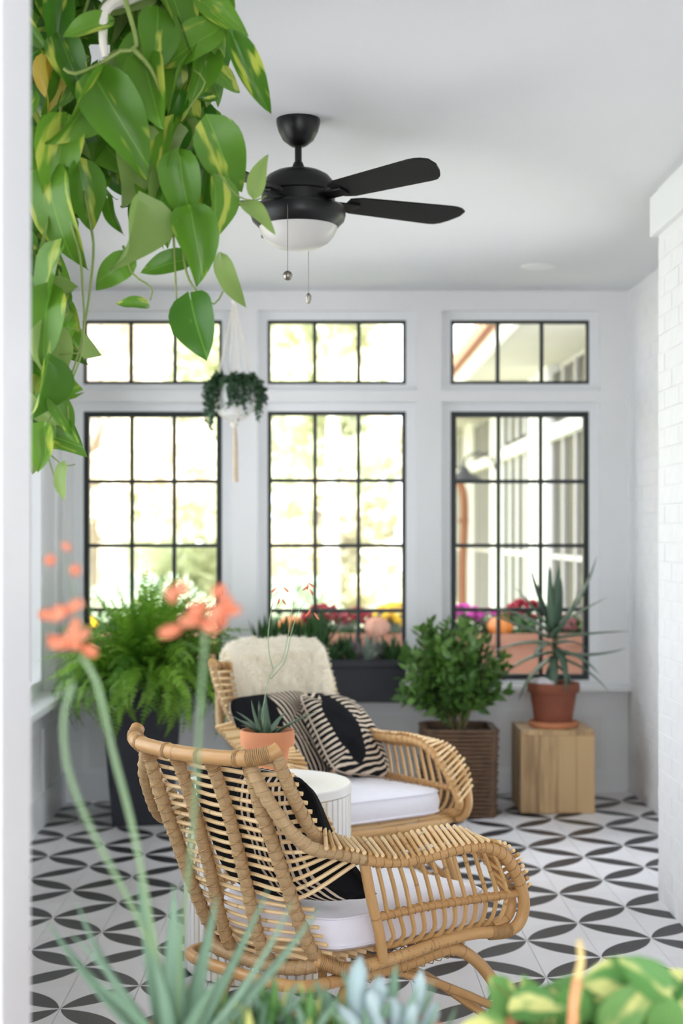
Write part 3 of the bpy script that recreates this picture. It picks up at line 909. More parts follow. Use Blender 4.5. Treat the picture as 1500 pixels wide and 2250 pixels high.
def helix(path, r, pitch, wr, name, root, t0=0.0, t1=1.0, phase=0.0, n=5):
    """a thin cane strand wound round a pole"""
    path = spline(path, .01)
    T, Nn, B = frames(path)
    L = [0.0]
    for i in range(1, len(path)): L.append(L[-1] + (path[i] - path[i - 1]).length)
    tot = L[-1]; pts = []
    steps = max(8, int((t1 - t0) * tot / pitch * 9))
    j = 0
    for q in range(steps + 1):
        l = tot * (t0 + (t1 - t0) * q / steps)
        while j < len(L) - 2 and L[j + 1] < l: j += 1
        f = (l - L[j]) / max(1e-9, L[j + 1] - L[j])
        p = path[j].lerp(path[j + 1], f); nn = Nn[j].lerp(Nn[j + 1], f); bb = B[j].lerp(B[j + 1], f)
        a = 2 * math.pi * (l / pitch) + phase
        pts.append(p + nn * (math.cos(a) * r) + bb * (math.sin(a) * r))
    return MB().tube(pts, wr, n).build(name, M['bind'], root, sharp=0)

def at_y(path, y, i0=0, i1=None):
    """point of a polyline where its y passes the value, searched between two indices"""
    pts = path[i0:i1]
    for a, b in zip(pts, pts[1:]):
        if (a.y - y) * (b.y - y) <= 0 and abs(a.y - b.y) > 1e-9:
            return a.lerp(b, (y - a.y) / (b.y - a.y))
    return pts[-1].copy()

def mir(pts, s):
    return [Vector((p[0] * s, p[1], p[2])) for p in pts]

def make_chair(label):
    root = thing('rattan_chair', label, 'chair', (0, 0, 0), 0, 'rattan lounge chairs')
    rnd = random.Random(77)
    # top rail: a thick polished pole bowed round the sitter, ends turned up
    rail = [(-.262, -.384, .850), (-.250, -.400, .839), (-.205, -.432, .827), (-.11, -.449, .822), (0, -.453, .820), (.11, -.449, .822), (.205, -.432, .827), (.250, -.400, .839), (.262, -.384, .850)]
    MB().tube(spline(rail, .015), .0185, 16).build('top_rail', M['pole'], root)
    for t0, t1 in ((.045, .085), (.165, .19), (.385, .405), (.60, .62), (.80, .825), (.86, .955)):
        helix(rail, .0192, .0042, .0022, 'rail_binding', root, t0, t1)
    # stiles wrapped in cane peel
    for s in (-1, 1):
        wrapped([(s * XE, y, z) for y, z in PE], .0165, 'corner_stile', root, seed=3 + s)
        helix([(s * XE, y, z) for y, z in PE], .0180, .034, .0017, 'stile_binding', root, 0, 1, 1.0 + s)
        wrapped([(s * XC, y, z) for y, z in PC], .0155, 'back_stile', root, seed=6 + s)
        helix([(s * XC, y, z) for y, z in PC], .0170, .031, .0017, 'stile_binding', root, 0, 1, 2.0 + s)
        helix([(s * XC, y, z) for y, z in PC], .0172, .005, .0016, 'stile_binding', root, 0, .07, 2.0 + s)
        helix([(s * XE, y, z) for y, z in PE], .0182, .005, .0016, 'stile_binding', root, 0, .07, 2.0 + s)
        # two poles of the side: the wing edge that becomes the inner arm, and the outer arm that loops down to the seat
        k = 6
        wrapped(mir(PF[:k + 1], s), .0155, 'wing_pole', root, seed=9 + s)
        MB().tube(spline(mir(PF[k:], s), .012), .0155, 12).build('inner_arm_pole', M['pole'], root)
        wrapped(mir(PO[:7], s), .0160, 'outer_wing_pole', root, seed=12 + s, pitch=.03)
        MB().tube(spline(mir(PO[6:], s), .012), .0160, 12).build('outer_arm_pole', M['pole'], root)
        helix(mir(PO[5:15], s), .0168, .026, .0014, 'arm_binding', root, 0, 1, .3)
        helix(mir(PF[:9], s), .0164, .030, .0014, 'arm_binding', root, 0, 1, .9)
        helix(mir(PF[8:14], s), .0164, .026, .0014, 'arm_binding', root, 0, 1, .9)
        # joint where the loop meets the seat rail
        helix(mir(PO[16:20], s), .0172, .0048, .0022, 'loop_binding', root, .35, .72)
        wrapped(mir(PO[20:], s), .0150, 'seat_side_wrap', root, seed=15 + s)
        helix(mir(PO[22:], s), .0172, .0048, .0018, 'corner_binding', root, .2, .95)
    # back sticks: thin rods across the stiles, wrapping round to the wing edges
    Fp = {s: spline(mir(PF[:7], s), .01) for s in (-1, 1)}
    Op = {s: spline(mir(PO[:8], s), .01) for s in (-1, 1)}
    def at_z(path, z):
        for a, b in zip(path, path[1:]):
            if (a.z - z) * (b.z - z) <= 0 and abs(a.z - b.z) > 1e-9:
                return a.lerp(b, (z - a.z) / (b.z - a.z))
        return None
    z = .808
    k = 0
    while z > .300:
        jit = rnd.uniform(-.0015, .0015)
        mid = []
        for x, P in ((-XE, PE), (-XC, PC), (0, PC), (XC, PC), (XE, PE)):
            y = lerp_prof(P, z)
            mid.append(Vector((x, y + .0205, z + jit * x * 8 - (.004 if x == 0 else 0))))
        ends = {}
        for s in (-1, 1):
            if z > .600:
                p = at_z(Fp[s], z)
                d = (p - Vector((s * XE, lerp_prof(PE, z) + .02, z))).normalized()
                ends[s] = [p + Vector((-s * .014, .004, .004)), p + d * .030 + Vector((-s * .012, .004, .004))]
            elif z > .470:
                q = (z - .470) / .13
                p = at_y(Op[s], -.285 + .15 * (1 - q))
                ends[s] = [p + Vector((-s * .02, .002, -.004))]
            else:
                ends[s] = [Vector((s * (XE + .027 + rnd.uniform(-.004, .006)), lerp_prof(PE, z) + .030, z))]
        pts = ends[-1][::-1] + mid + ends[1]
        MB().tube(spline(pts, .03), .0052 + rnd.uniform(-.0004, .0004), 7).build('back_stick', M['stick'], root)
        z -= .0240
        k += 1
    # arm sticks laid across the two arm poles
    for s in (-1, 1):
        A = spline(mir(PF[3:15], s), .006); B_ = spline(mir(PO[4:16], s), .006)
        LA = [0.0]; LB = [0.0]
        for a, b in zip(A, A[1:]): LA.append(LA[-1] + (b - a).length)
        for a, b in zip(B_, B_[1:]): LB.append(LB[-1] + (b - a).length)
        nn = 38
        def pick(P, L, t):
            l = t * L[-1]
            for i in range(len(L) - 1):
                if L[i + 1] >= l: return P[i].lerp(P[i + 1], (l - L[i]) / max(1e-9, L[i + 1] - L[i])), (P[i + 1] - P[i]).normalized()
            return P[-1], (P[-1] - P[-2]).normalized()
        for q in range(nn):
            t = (q + .5) / nn
            a, ta = pick(A, LA, t); b, tb = pick(B_, LB, t)
            ax = (b - a).normalized()
            up = ax.cross(ta) * (-s)
            if up.z < -.2: up = -up
            up = up.normalized()
            if t > .75: up = Vector((0, max(up.y, .2), abs(up.z))).normalized() if up.y > 0 else -up
            off = up * .0205
            e0 = a - ax * rnd.uniform(.014, .020) + off; e1 = b + ax * rnd.uniform(.014, .024) + off
            MB().tube([e0, e0.lerp(e1, .5), e1], .0053 + rnd.uniform(-.0004, .0004), 7).build('arm_stick', M['stick'] if rnd.random() < .6 else M['sidestick'], root)
        # side panel: post, middle rail, upright sticks
        MB().tube(spline(mir([(.300, -.140, .556), (.291, -.104, .455), (.286, -.073, .375), (.274, -.045, .300)], s), .02), .0135, 10).build('side_post', M['pole'], root)
        mr = mir([(.284, -.078, .411), (.306, .072, .414), (.331, .234, .409), (.353, .385, .402)], s)
        MB().tube(spline(mr, .03), .0110, 10).build('middle_rail', M['pole'], root)
        helix(mr, .0118, .022, .0013, 'rail_binding', root, .02, .92, .4)
        helix(mr, .0118, -.022, .0013, 'rail_binding', root, .02, .92, 1.4)
        Oa = spline(mir(PO[5:13], s), .01)
        for q in range(12):
            t = q / 11
            yt = -.105 + .385 * t; top = at_y(Oa, yt)
            ym = -.045 + .395 * t; yb = ym + .018 - .03 * t
            pts = [Vector((s * (armx(yt) - .002), yt, top.z - .012)), Vector((s * (armx((yt + ym) / 2) - .014), (yt + ym) / 2, .480)), Vector((s * (.2955 + .149 * ym), ym, .412)), Vector((s * (.290 + .14 * yb), yb + .006, .352)), Vector((s * (.266 + .14 * yb), yb, .324)), Vector((s * (.240 + .13 * yb), yb - .006, .314))]
            MB().tube(spline(pts, .02), .0058, 7).build('side_stick', M['sidestick'], root)
        # sticks under the front of the arm loop
        for q in range(4):
            f = .15 + q * .22
            p0 = Vector((s * (.293 + .007 * q), .283 + .025 * q, .534 - .034 * q)); p1 = Vector((s * (.350 + .003 * q), .290 + .020 * q, .512 - .034 * q))
            MB().tube([p0, p1], .0050, 6).build('loop_stick', M['sidestick'], root)
        # base: a low rail bound under the seat rail, bent down into the front leg, and a splayed rear leg
        leg = mir([(.214, -.15, .258), (.232, -.06, .258), (.258, .07, .265), (.278, .16, .280), (.289, .22, .276), (.297, .300, .224), (.304, .378, .135), (.308, .418, .06), (.309, .430, .004)], s)
        MB().tube(spline(leg, .02), .0165, 12).build('front_leg', M['pole'], root)
        helix(mir([(.240, -.08, .273), (.258, .02, .277), (.276, .10, .287), (.290, .19, .295)], s), .0315, .027, .0014, 'base_binding', root)
        MB().tube(spline(mir([(.195, -.03, .252), (.198, -.09, .228), (.208, -.155, .125), (.216, -.205, .004)], s), .02), .0165, 12).build('rear_leg', M['pole'], root)
        MB().tube(spline(mir([(.02, .06, .250), (.15, .22, .19), (.265, .362, .07)], s), .03), .0115, 9).build('brace', M['pole'], root)
        MB().tube(spline(mir([(.22, .02, .255), (.25, .19, .185), (.288, .390, .085)], s), .03), .0120, 9).build('brace', M['pole'], root)
        MB().tube(spline(mir([(.02, -.0, .25), (.11, -.09, .18), (.198, -.172, .06)], s), .03), .0115, 9).build('brace', M['pole'], root)
    # seat ring, rear base hoop, front rail and seat slats
    MB().tube(spline([(.216, -.13, .259), (.222, -.205, .262), (.192, -.268, .264), (.09, -.292, .265), (-.09, -.292, .265), (-.192, -.268, .264), (-.222, -.205, .262), (-.216, -.13, .259)], .02), .0155, 12).build('rear_hoop', M['pole'], root)
    wrapped([(.194, -.190, .300), (.15, -.225, .290), (.08, -.243, .286), (-.08, -.243, .286), (-.15, -.225, .290), (-.194, -.190, .300)], .017, 'rear_seat_rail', root, seed=31)
    MB().tube(spline([(.332, .350, .303), (.25, .388, .300), (.10, .405, .298), (-.10, .405, .298), (-.25, .388, .300), (-.332, .350, .303)], .02), .0160, 12).build('front_seat_rail', M['pole'], root)
    MB().tube(spline([(.285, .21, .272), (.22, .31, .268), (.09, .345, .266), (-.09, .345, .266), (-.22, .31, .268), (-.285, .21, .272)], .02), .0130, 10).build('front_base_rail', M['pole'], root)
    for q in range(21):
        y = -.200 + q * .028
        hw = .222 + .145 * (y + .1)
        MB().tube([(-hw, y, .312), (0, y, .308), (hw, y, .312)], .0055, 6).build('seat_slat', M['stick'], root)
    return root

chair_a = make_chair('near rattan lounge chair seen from behind with a black striped pillow')
for ch in chair_a.children: pass
chair_b = copy_tree(chair_a)
chair_b['label'] = 'far rattan lounge chair with a sheepskin over its back'
CA, TA = (-0.004, 3.836), R(45)
CB, TB = (0.020, 5.52), R(146)
chair_a.location = (CA[0], CA[1], fz(CA[0])); chair_a.rotation_euler = (0, 0, -TA)
chair_b.location = (CB[0], CB[1], fz(CB[0])); chair_b.rotation_euler = (0, 0, -TB)

def cushion_mesh():
    """thick seat pad, rounded in plan, softly crowned, with a piped seam"""
    m = MB()
    out = []
    n = 72
    for k in range(n):
        a = 2 * math.pi * k / n
        c, s = math.cos(a), math.sin(a)
        e = .28
        x = .252 * math.copysign(abs(c) ** e, c)
        y = .05 + (.322 if s > 0 else .222) * math.copysign(abs(s) ** e, s)
        x *= 1 + .22 * (y - .05) / .31
        out.append((x, y))
    prof = [(.0, 0.002), (.6, .0), (.93, .001), (.985, .010), (1.0, .03), (1.004, .045), (1.0, .062), (.985, .082), (.95, .092), (.8, .098), (.45, .103), (0.0, .104)]
    for q, (f, z) in enumerate(prof):
        for (x, y) in out:
            m.v.append((x * f, .05 + (y - .05) * f, z + .004 * math.sin(x * 9) * math.sin(y * 8) * (z > .05)))
    for q in range(len(prof) - 1):
        for k in range(n):
            m.face((q * n + k, q * n + (k + 1) % n, (q + 1) * n + (k + 1) % n, (q + 1) * n + k))
    pipe = MB()
    for zz, f in ((.014, .993), (.085, .985)):
        pts = [Vector((x * f * 1.004, .05 + (y - .05) * f * 1.004, zz)) for x, y in out]
        pipe.tube(pts + [pts[0]], .0032, 6, caps=False)
    return m, pipe
cm_, cp_ = cushion_mesh()
def place(chair, loc, T):
    f = Matrix.Translation((loc[0], loc[1], fz(loc[0]))) @ Matrix.Rotation(-T, 4, 'Z')
    return f
def seat_cushion(label, loc, T):
    t = thing('seat_cushion', label, 'cushion', (loc[0], loc[1], fz(loc[0]) + .319), -T, 'white seat cushions')
    cm_.build('pad', M['cushion'], t); cp_.build('piping', M['cushion'], t)
seat_cushion('white canvas seat cushion of the near rattan chair', CA, TA)
seat_cushion('white canvas seat cushion of the far rattan chair', CB, TB)

def pillow_mesh(size, thick, seed, sag=.0, corner=None, tall=1.0):
    m = MB(); n = 28
    rnd = random.Random(seed)
    ph = [rnd.uniform(0, 6.28) for _ in range(4)]
    for side in (1, -1):
        b = len(m.v)
        for i in range(n + 1):
            for j in range(n + 1):
                u, v = -1 + 2 * i / n, -1 + 2 * j / n
                pin = 1 - .07 * (1 - abs(v)) * 0 - .06 * (1 - v * v) * abs(u) ** 3
                pin2 = 1 - .06 * (1 - u * u) * abs(v) ** 3
                t = max(0, (1 - u * u)) ** .45 * max(0, (1 - v * v)) ** .45
                wr = .006 * math.sin(7 * u + ph[0] + 3 * v) * math.sin(5 * v + ph[1]) * t
                rc = max(abs(u), abs(v)) / max(1e-6, (abs(u) ** 5 + abs(v) ** 5) ** .2)
                x = u * size / 2 * pin * rc; y = rc * v * size / 2 * pin2 * tall
                z = side * (thick / 2 * t + .004) + wr - sag * (1 - v) * .25 * (u * u)
                if corner:
                    cu, cv, amt = corner
                    q = max(0, (u * cu + v * cv) / 2 - .35) ** 1.5
                    x += amt[0] * q; y += amt[1] * q; z += amt[2] * q
                m.v.append((x, y, z))
        for i in range(n):
            for j in range(n):
                q = [b + i * (n + 1) + j, b + (i + 1) * (n + 1) + j, b + (i + 1) * (n + 1) + j + 1, b + i * (n + 1) + j + 1]
                uv = [(i / n, j / n), ((i + 1) / n, j / n), ((i + 1) / n, (j + 1) / n), (i / n, (j + 1) / n)]
                if side < 0: q = q[::-1]; uv = uv[::-1]
                m.face(q, uv)
    top = 0; bot = (n + 1) ** 2
    def strip(seq):
        for a, c in zip(seq, seq[1:]):
            m.face((a, bot + a, bot + c, c), [(0, 0)] * 4)
    strip([j for j in range(n + 1)]); strip([n * (n + 1) + j for j in range(n, -1, -1)])
    strip([i * (n + 1) for i in range(n, -1, -1)]); strip([i * (n + 1) + n for i in range(n + 1)])
    return m
def pillow(label, frame, loc, tilt, turn, roll, mesh_mb, mat):
    o = mesh_mb.build('throw_pillow', mat, None, sharp=0)
    Mx = frame @ Matrix.Translation(loc) @ Matrix.Rotation(turn, 4, 'Z') @ Matrix.Rotation(tilt, 4, 'X') @ Matrix.Rotation(roll, 4, 'Z')
    o.matrix_world = Mx
    tag(o, label, 'pillow', 'black and cream striped pillows')
FA, FB = place(chair_a, CA, TA), place(chair_b, CB, TB)
# local z of the pillow is its face; tilt 90 deg less the recline brings y up and faces the sitter
pillow('black pillow with cream stripes, slumped in the near chair', FA, (.034, -.200, .598), R(90 - 24) , R(180), R(0),
       pillow_mesh(.45, .13, 5, .02, (-1, -1, (-.06, -.03, .16)), .86), pillow_mat('pillow_cloth_near', 0.0, 21.0, [], (.12, .52)))
pillow('black pillow with slanting cream stripes, leaning left in the far chair', FB, (.085, -.165, .575), R(90 - 33), R(178), R(3),
       pillow_mesh(.38, .14, 6), pillow_mat('pillow_cloth_left', 0.30, 19.0, [(.08, .85, .36, .62, .2)]))
pillow('cream striped pillow with a solid black oval, right in the far chair', FB, (-.150, -.075, .570), R(90 - 38), R(204), R(-14),
       pillow_mesh(.38, .14, 7), pillow_mat('pillow_cloth_right', 1.80, 17.0, [(.30, .50, .19, .43, .12)]))

# ------------------------------------------------------------------ sheepskin over the far chair's back
def sheepskin():
    rnd = random.Random(5)
    # a strip that hangs behind the rail, goes over it and down the front of the backrest
    def surf(u, v):                       # u across -1..1, v 0 behind .. 1 front bottom
        hx = .215
        x = u * hx - .045
        yr = -.455 + .85 * x * x
        if v < .3:
            t = v / .3
            p = Vector((x, yr - .030 - .004 * t, .71 + .135 * t))
        elif v < .5:
            a = math.pi * (v - .3) / .2
            p = Vector((x, yr - .034 * math.cos(a), .845 + .040 * math.sin(a)))
        else:
            t = (v - .5) / .5
            p = Vector((x * (1 + .03 * t), yr + .036 + .095 * t, .845 - .225 * t + .02 * math.sin(u * 4 + 1) * t))
        return p
    def rough(u, v):
        return .005 * math.sin(9 * u + 2 * v) * math.sin(11 * v + u) + .004 * math.sin(31 * u) * math.sin(27 * v)
    m = MB(); nu, nv = 36, 44
    base = []
    nrm = []
    for i in range(nu + 1):
        for j in range(nv + 1):
            u, v = -1 + 2 * i / nu, j / nv
            p = surf(u, v)
            d1 = surf(min(1, u + .02), v) - surf(max(-1, u - .02), v); d2 = surf(u, min(1, v + .01)) - surf(u, max(0, v - .01))
            n_ = d2.cross(d1).normalized() * -1
            e = max(0.0, 1 - abs(u) ** 10) * max(0.0, 1 - abs(2 * v - 1) ** 14)
            base.append((p, n_, e, u, v))
            m.v.append(tuple(p + n_ * ((.040 + rough(u, v)) * e + .003)))
    for i in range(nu):
        for j in range(nv):
            a = i * (nv + 1) + j
            m.face((a, a + nv + 1, a + nv + 2, a + 1))
    hair = MB()
    for _ in range(14000):
        i = rnd.randrange(len(base)); p, n_, e, u, v = base[i]
        p = p + Vector((rnd.uniform(-.007, .007), rnd.uniform(-.004, .004), rnd.uniform(-.007, .007)))
        p = p + n_ * ((.038 + rough(u, v)) * e)
        d = (n_ + Vector((rnd.gauss(0, .5) + u * .4, rnd.gauss(0, .4), rnd.gauss(-.2, .5)))).normalized()
        s_ = d.orthogonal().normalized() * .0016
        L = rnd.uniform(.008, .015)
        b = len(hair.v)
        mid = p + d * L * .6 + Vector((rnd.gauss(0, .002), rnd.gauss(0, .002), rnd.gauss(0, .002)))
        hair.v += [tuple(p - s_), tuple(p + s_), tuple(mid + s_), tuple(mid - s_), tuple(p + d * L + Vector((0, 0, -.003)))]
        hair.face((b, b + 1, b + 2, b + 3)); hair.face((b + 3, b + 2, b + 4))
    t = thing('sheepskin_throw', 'fluffy cream sheepskin draped over the back of the far chair', 'throw', (CB[0], CB[1], fz(CB[0])), -TB)
    m.build('hide', M['wool'], t, sharp=0)
    tag(hair.build('fleece', M['wool'], t, sharp=0), kind='stuff')
sheepskin()

# ------------------------------------------------------------------ side table and its potted aloe
TBX, TBY, TBR, TBH = -.160, 4.62, .262, .571
TZ = fz(TBX)
tbl = thing('drum_table', 'white drum side table with inlaid vertical strips between the chairs', 'table', (TBX, TBY, TZ))
MB().lathe([(TBR - .008, .002), (TBR - .008, TBH - .03)], 64).build('drum_core', plain('inlay_tan', (0.58, 0.46, 0.30), .6, .2, 30), tbl)
MB().lathe([(TBR - .004, TBH - .03), (TBR + .001, TBH - .028), (TBR + .001, TBH - .004), (TBR - .003, TBH)], 64).build('table_top', M['table'], tbl)
ns = 60
stripm = [MB().cbox(-.0104, .0104, -.010, .0, .004, TBH - .032, .0018).mesh('strip', mm, smooth=False) for mm in (M['table'], plain('bone_strip', (0.80, 0.75, 0.66), .4, .06, 12))]
rnd = random.Random(8)
for k in range(ns):
    a = 2 * math.pi * k / ns
    link('strip', stripm[0 if rnd.random() < .6 else 1], tbl, Matrix.Translation((math.cos(a) * (TBR - .001), math.sin(a) * (TBR - .001), 0)) @ Matrix.Rotation(a - math.pi / 2, 4, 'Z'))

def strap(L, w, th, curve, side=0.0, n=10, taper=1.0, base=.75, keel=.5):
    """fleshy pointed leaf along +y, rising in +z by curve"""
    m = MB(); k = 7
    for i in range(n + 1):
        t = i / n
        ww = w * (base + (1 - base) * math.sin(min(1, t * 2.2) * math.pi / 2)) * (1 - t ** (1.6 * taper)) + .0004
        ang = curve * t
        # arc of total angle 'curve'
        if abs(curve) > 1e-3:
            y = L * math.sin(ang) / curve; z = L * (1 - math.cos(ang)) / curve
        else: y, z = L * t, 0
        x0 = side * t * t * L
        nrm = Vector((0, -math.sin(ang), math.cos(ang)))
        tt = th * (1 - t) ** .7 + .0004
        ring = [(-1, .35), (-.55, -.55 * keel - .2), (0, -1 * keel - .3), (.55, -.55 * keel - .2), (1, .35), (.5, .12), (-.5, .12)]
        for (a, b) in ring:
            p = Vector((x0 + a * ww / 2, y, z)) + nrm * (b * tt)
            m.v.append(tuple(p))
    for i in range(n):
        for q in range(k):
            m.face((i * k + q, i * k + (q + 1) % k, (i + 1) * k + (q + 1) % k, (i + 1) * k + q))
    m.face(list(range(k))[::-1])
    return m
def leaf_at(root, mesh, base, az, el, roll=0.0, s=1.0, name='leaf'):
    """leaf growing from base towards azimuth az (from +x), elevation el; its upper face towards the plant's axis"""
    d = Vector((math.cos(az) * math.cos(el), math.sin(az) * math.cos(el), math.sin(el)))
    up = Vector((-math.cos(az) * math.sin(el), -math.sin(az) * math.sin(el), math.cos(el)))
    Mx = basis(base, d, up, s) @ Matrix.Rotation(roll, 4, 'Y')
    return link(name, mesh, root, Mx)

pot = thing('potted_small_aloe', 'small aloe with thin flower stalks in a terracotta pot on the drum table', 'potted plant', (-.160, 4.60, TZ + TBH))
MB().lathe([(.050, 0.0), (.052, 0.0), (.060, .06), (.070, .116), (.082, .116), (.0845, .122), (.0855, .160), (.083, .165), (.077, .165), (.075, .150), (.072, .140)], 48).build('terracotta_pot', M['terra'], pot)
MB().lathe([(.073, .140), (.074, .148), (.03, .152)], 32).build('soil', M['soil'], pot)
rnd = random.Random(12)
sl = [strap(.125, .040, .010, .35).mesh('leaf', M['haworthia'], sharp=0), strap(.115, .034, .009, -.45).mesh('leaf', M['haworthia'], sharp=0), strap(.14, .026, .007, -.25, .1).mesh('leaf', M['haworthia'], sharp=0)]
for (az, el, k, s_) in ((250, 80, 0, 1.05), (200, 62, 0, .95), (165, 52, 1, 1.0), (120, 60, 0, .9), (60, 48, 1, .95), (15, 34, 2, 1.15), (-20, 42, 1, .85), (300, 40, 1, .7), (225, 36, 1, .95), (180, 38, 2, .95), (350, 20, 1, .8), (270, 55, 0, .6), (90, 40, 1, .8), (140, 34, 1, .9)):
    leaf_at(pot, sl[k], (.016 * math.cos(R(az)), .016 * math.sin(R(az)), .148), R(az), R(el), rnd.uniform(-.2, .2), s_)
def W(px, py, Y, root):
    return at(px, py, Y) - Vector(root.location)
stalk_paths = [[(581, 1545), (588, 1500), (600, 1470), (620, 1450), (632, 1400), (648, 1310), (668, 1283), (684, 1285)],
               [(600, 1470), (592, 1440), (589, 1400), (594, 1350), (604, 1310), (614, 1296)],
               [(594, 1492), (618, 1465), (630, 1440), (640, 1390), (655, 1345), (674, 1322), (688, 1330)]]
for q, pth in enumerate(stalk_paths):
    pts = [W(x, y, 4.58 - .01 * q, pot) for x, y in pth]
    if q == 0: pts = [Vector((0, 0, .15))] + pts
    st = MB().tube(spline(pts, .015), lambda t: .0017 - .0009 * t, 6).build('flower_stalk', M['fgstem'], pot)
    tip = pts[-1]
    for k in range(4):
        a = k * 1.7 + q
        d = Vector((math.cos(a) * .8, math.sin(a) * .5, -.7)).normalized()
        p = tip + Vector((rnd.uniform(-.012, .012), 0, rnd.uniform(-.03, .01)))
        MB().tube([p, p + d * .012, p + d * .022], lambda t: .0016 + .0018 * math.sin(t * 2.6), 6).build('flower_bell', M['coral'], st)

# ------------------------------------------------------------------ tall planter with a big fern
FX, FY = -.838, 7.00
fern = thing('potted_fern', 'big green fern in a tall tapered charcoal planter by the left window', 'potted plant', (FX, FY, fz(FX) + .002), R(6))
MB().sqlathe([(.138, 0), (.192, .66), (.198, .665), (.198, .70), (.184, .70), (.180, .64)]).build('planter', M['planter'], fern, smooth=False)
MB().sqlathe([(.178, .62), (.178, .655)]).build('soil', M['soil'], fern, smooth=False)
def frond_mesh(L, arch, rnd, dens=26):
    m = MB(); pts = []
    n = 16
    for i in range(n + 1):
        t = i / n
        a = arch * t ** 1.3
        pts.append((t, a))
    # integrate the arc
    P = [Vector((0, 0, 0))]; T = []
    tw = rnd.uniform(-.25, .25)
    for i in range(n):
        a = arch * ((i + .5) / n) ** 1.2
        d = Vector((tw * (i / n), math.cos(a), math.sin(a))).normalized()
        P.append(P[-1] + d * (L / n)); T.append(d)
    T.append(T[-1])
    m.tube(P, lambda q: .0022 * (1 - q) + .0005, 4)
    for q in range(dens):
        t = .10 + .9 * q / dens
        i = min(n - 1, int(t * n)); f = t * n - i
        p = P[i].lerp(P[i + 1], f); d = T[i]
        up = Vector((1, 0, 0)).cross(d)
        w = L * .108 * math.sin(math.pi * min(1, .18 + t * .86)) ** .8 * rnd.uniform(.8, 1.1)
        for s_ in (-1, 1):
            lat = (Vector((s_, 0, 0)) + d * .5 + up * rnd.uniform(-.5, .6)).normalized()
            hw = d * (L * .0105)
            b = len(m.v)
            e = p + lat * w + up * (-w * .15)
            mid = p + lat * w * .5
            m.v += [tuple(p - hw), tuple(p + hw), tuple(mid + hw * .95), tuple(mid - hw * .95), tuple(e)]
            m.face((b, b + 1, b + 2, b + 3)); m.face((b + 3, b + 2, b + 4))
    return m
rnd = random.Random(21)
fm = [frond_mesh(.42, -a, rnd).mesh('frond', M['fern'], sharp=0) for a in (.35, .7, 1.1, 1.6, 2.1, 2.6)]
for k in range(290):
    az = rnd.uniform(0, 2 * math.pi)
    q = ((k + .5) / 290) ** .85
    el = R(84 - 72 * q + rnd.uniform(-10, 10))
    idx = min(5, max(0, int(q * 5.2 + rnd.uniform(-.4, 1.2))))
    s_ = rnd.uniform(.95, 1.30) * (1.08 - .05 * q)
    if math.cos(az) < -.2: s_ *= .82
    r0 = .02 + .12 * q
    leaf_at(fern, fm[idx], (math.cos(az) * r0, math.sin(az) * r0, .70), az, el, rnd.uniform(-.6, .6), s_, 'frond')

mass = MB()
fsrc = [frond_mesh(.42, -a, rnd, 20) for a in (.5, 1.0, 1.6, 2.2)]
for k in range(150):
    az = rnd.uniform(0, 2 * math.pi); q = ((k + .5) / 150) ** .8
    el = R(80 - 78 * q + rnd.uniform(-10, 10)); r0 = .02 + .12 * q
    s_ = rnd.uniform(.85, 1.15) * (.82 if math.cos(az) < -.2 else 1.0)
    d = Vector((math.cos(az) * math.cos(el), math.sin(az) * math.cos(el), math.sin(el)))
    up = Vector((-math.cos(az) * math.sin(el), -math.sin(az) * math.sin(el), math.cos(el)))
    mass.add(fsrc[min(3, int(q * 4))], basis((math.cos(az) * r0, math.sin(az) * r0, .70), d, up, s_) @ Matrix.Rotation(rnd.uniform(-.6, .6), 4, 'Y'))
tag(mass.build('inner_fronds', M['fern'], fern, sharp=0), kind='stuff')

# ------------------------------------------------------------------ window box of succulents hung on the sill
bx0, bx1 = -.315, .436
wbx = thing('window_box', 'black window box of succulents hung on the sill behind the far chair', 'planter', ((bx0 + bx1) / 2, 7.325, .517))
hw = (bx1 - bx0) / 2
b = MB().box(-hw + .012, hw - .012, -.088, .088, 0, .185)
b.build('box_body', M['boxblack'], wbx, smooth=False)
rm = MB(); rm.cbox(-hw, hw, -.10, -.078, .175, .212, .003); rm.cbox(-hw, hw, .078, .10, .175, .212, .003); rm.cbox(-hw, -hw + .022, -.078, .078, .175, .212, .003); rm.cbox(hw - .022, hw, -.078, .078, .175, .212, .003)
rm.build('box_rim', M['boxblack'], wbx, smooth=False)
MB().box(-hw + .022, hw - .022, -.078, .078, .185, .198).build('soil', M['soil'], wbx, smooth=False)
for x in (-.25, .25): MB().box(x - .015, x + .015, .085, .16, .055, .066).build('hook', M['boxblack'], wbx, smooth=False)
rnd = random.Random(41)
rs = [strap(.085, .028, .007, .5).mesh('leaf', mm, sharp=0) for mm in (M['succ1'], M['succ2'], M['succ3'])]
tall = strap(.21, .055, .007, .25).mesh('leaf', M['succ1'], sharp=0)
for k in range(15):
    x = -hw + .05 + (2 * hw - .1) * k / 14; y = rnd.uniform(-.04, .05)
    kind = [0, 0, 0, 0, 0, 1, 1, 0, 0, 0, 2, 1, 2, 0, 0][k]
    tallq = k < 7
    sub = bpy.data.objects.new('succulent', None); COL.objects.link(sub); sub.parent = wbx; sub.location = (x, y, .196)
    nl = 16 if not tallq else 12
    for q in range(nl):
        az = q * 2.4 + k; el = R((75 - 60 * (1 - q / nl) if not tallq else 84 - 36 * (1 - q / nl)) + rnd.uniform(-6, 6))
        leaf_at(sub, tall if tallq else rs[kind], (0, 0, 0.0 if not (k == 5 or k == 6) else .05), az, el, 0, rnd.uniform(.75, 1.2) * (1.0 if tallq else 1.5))

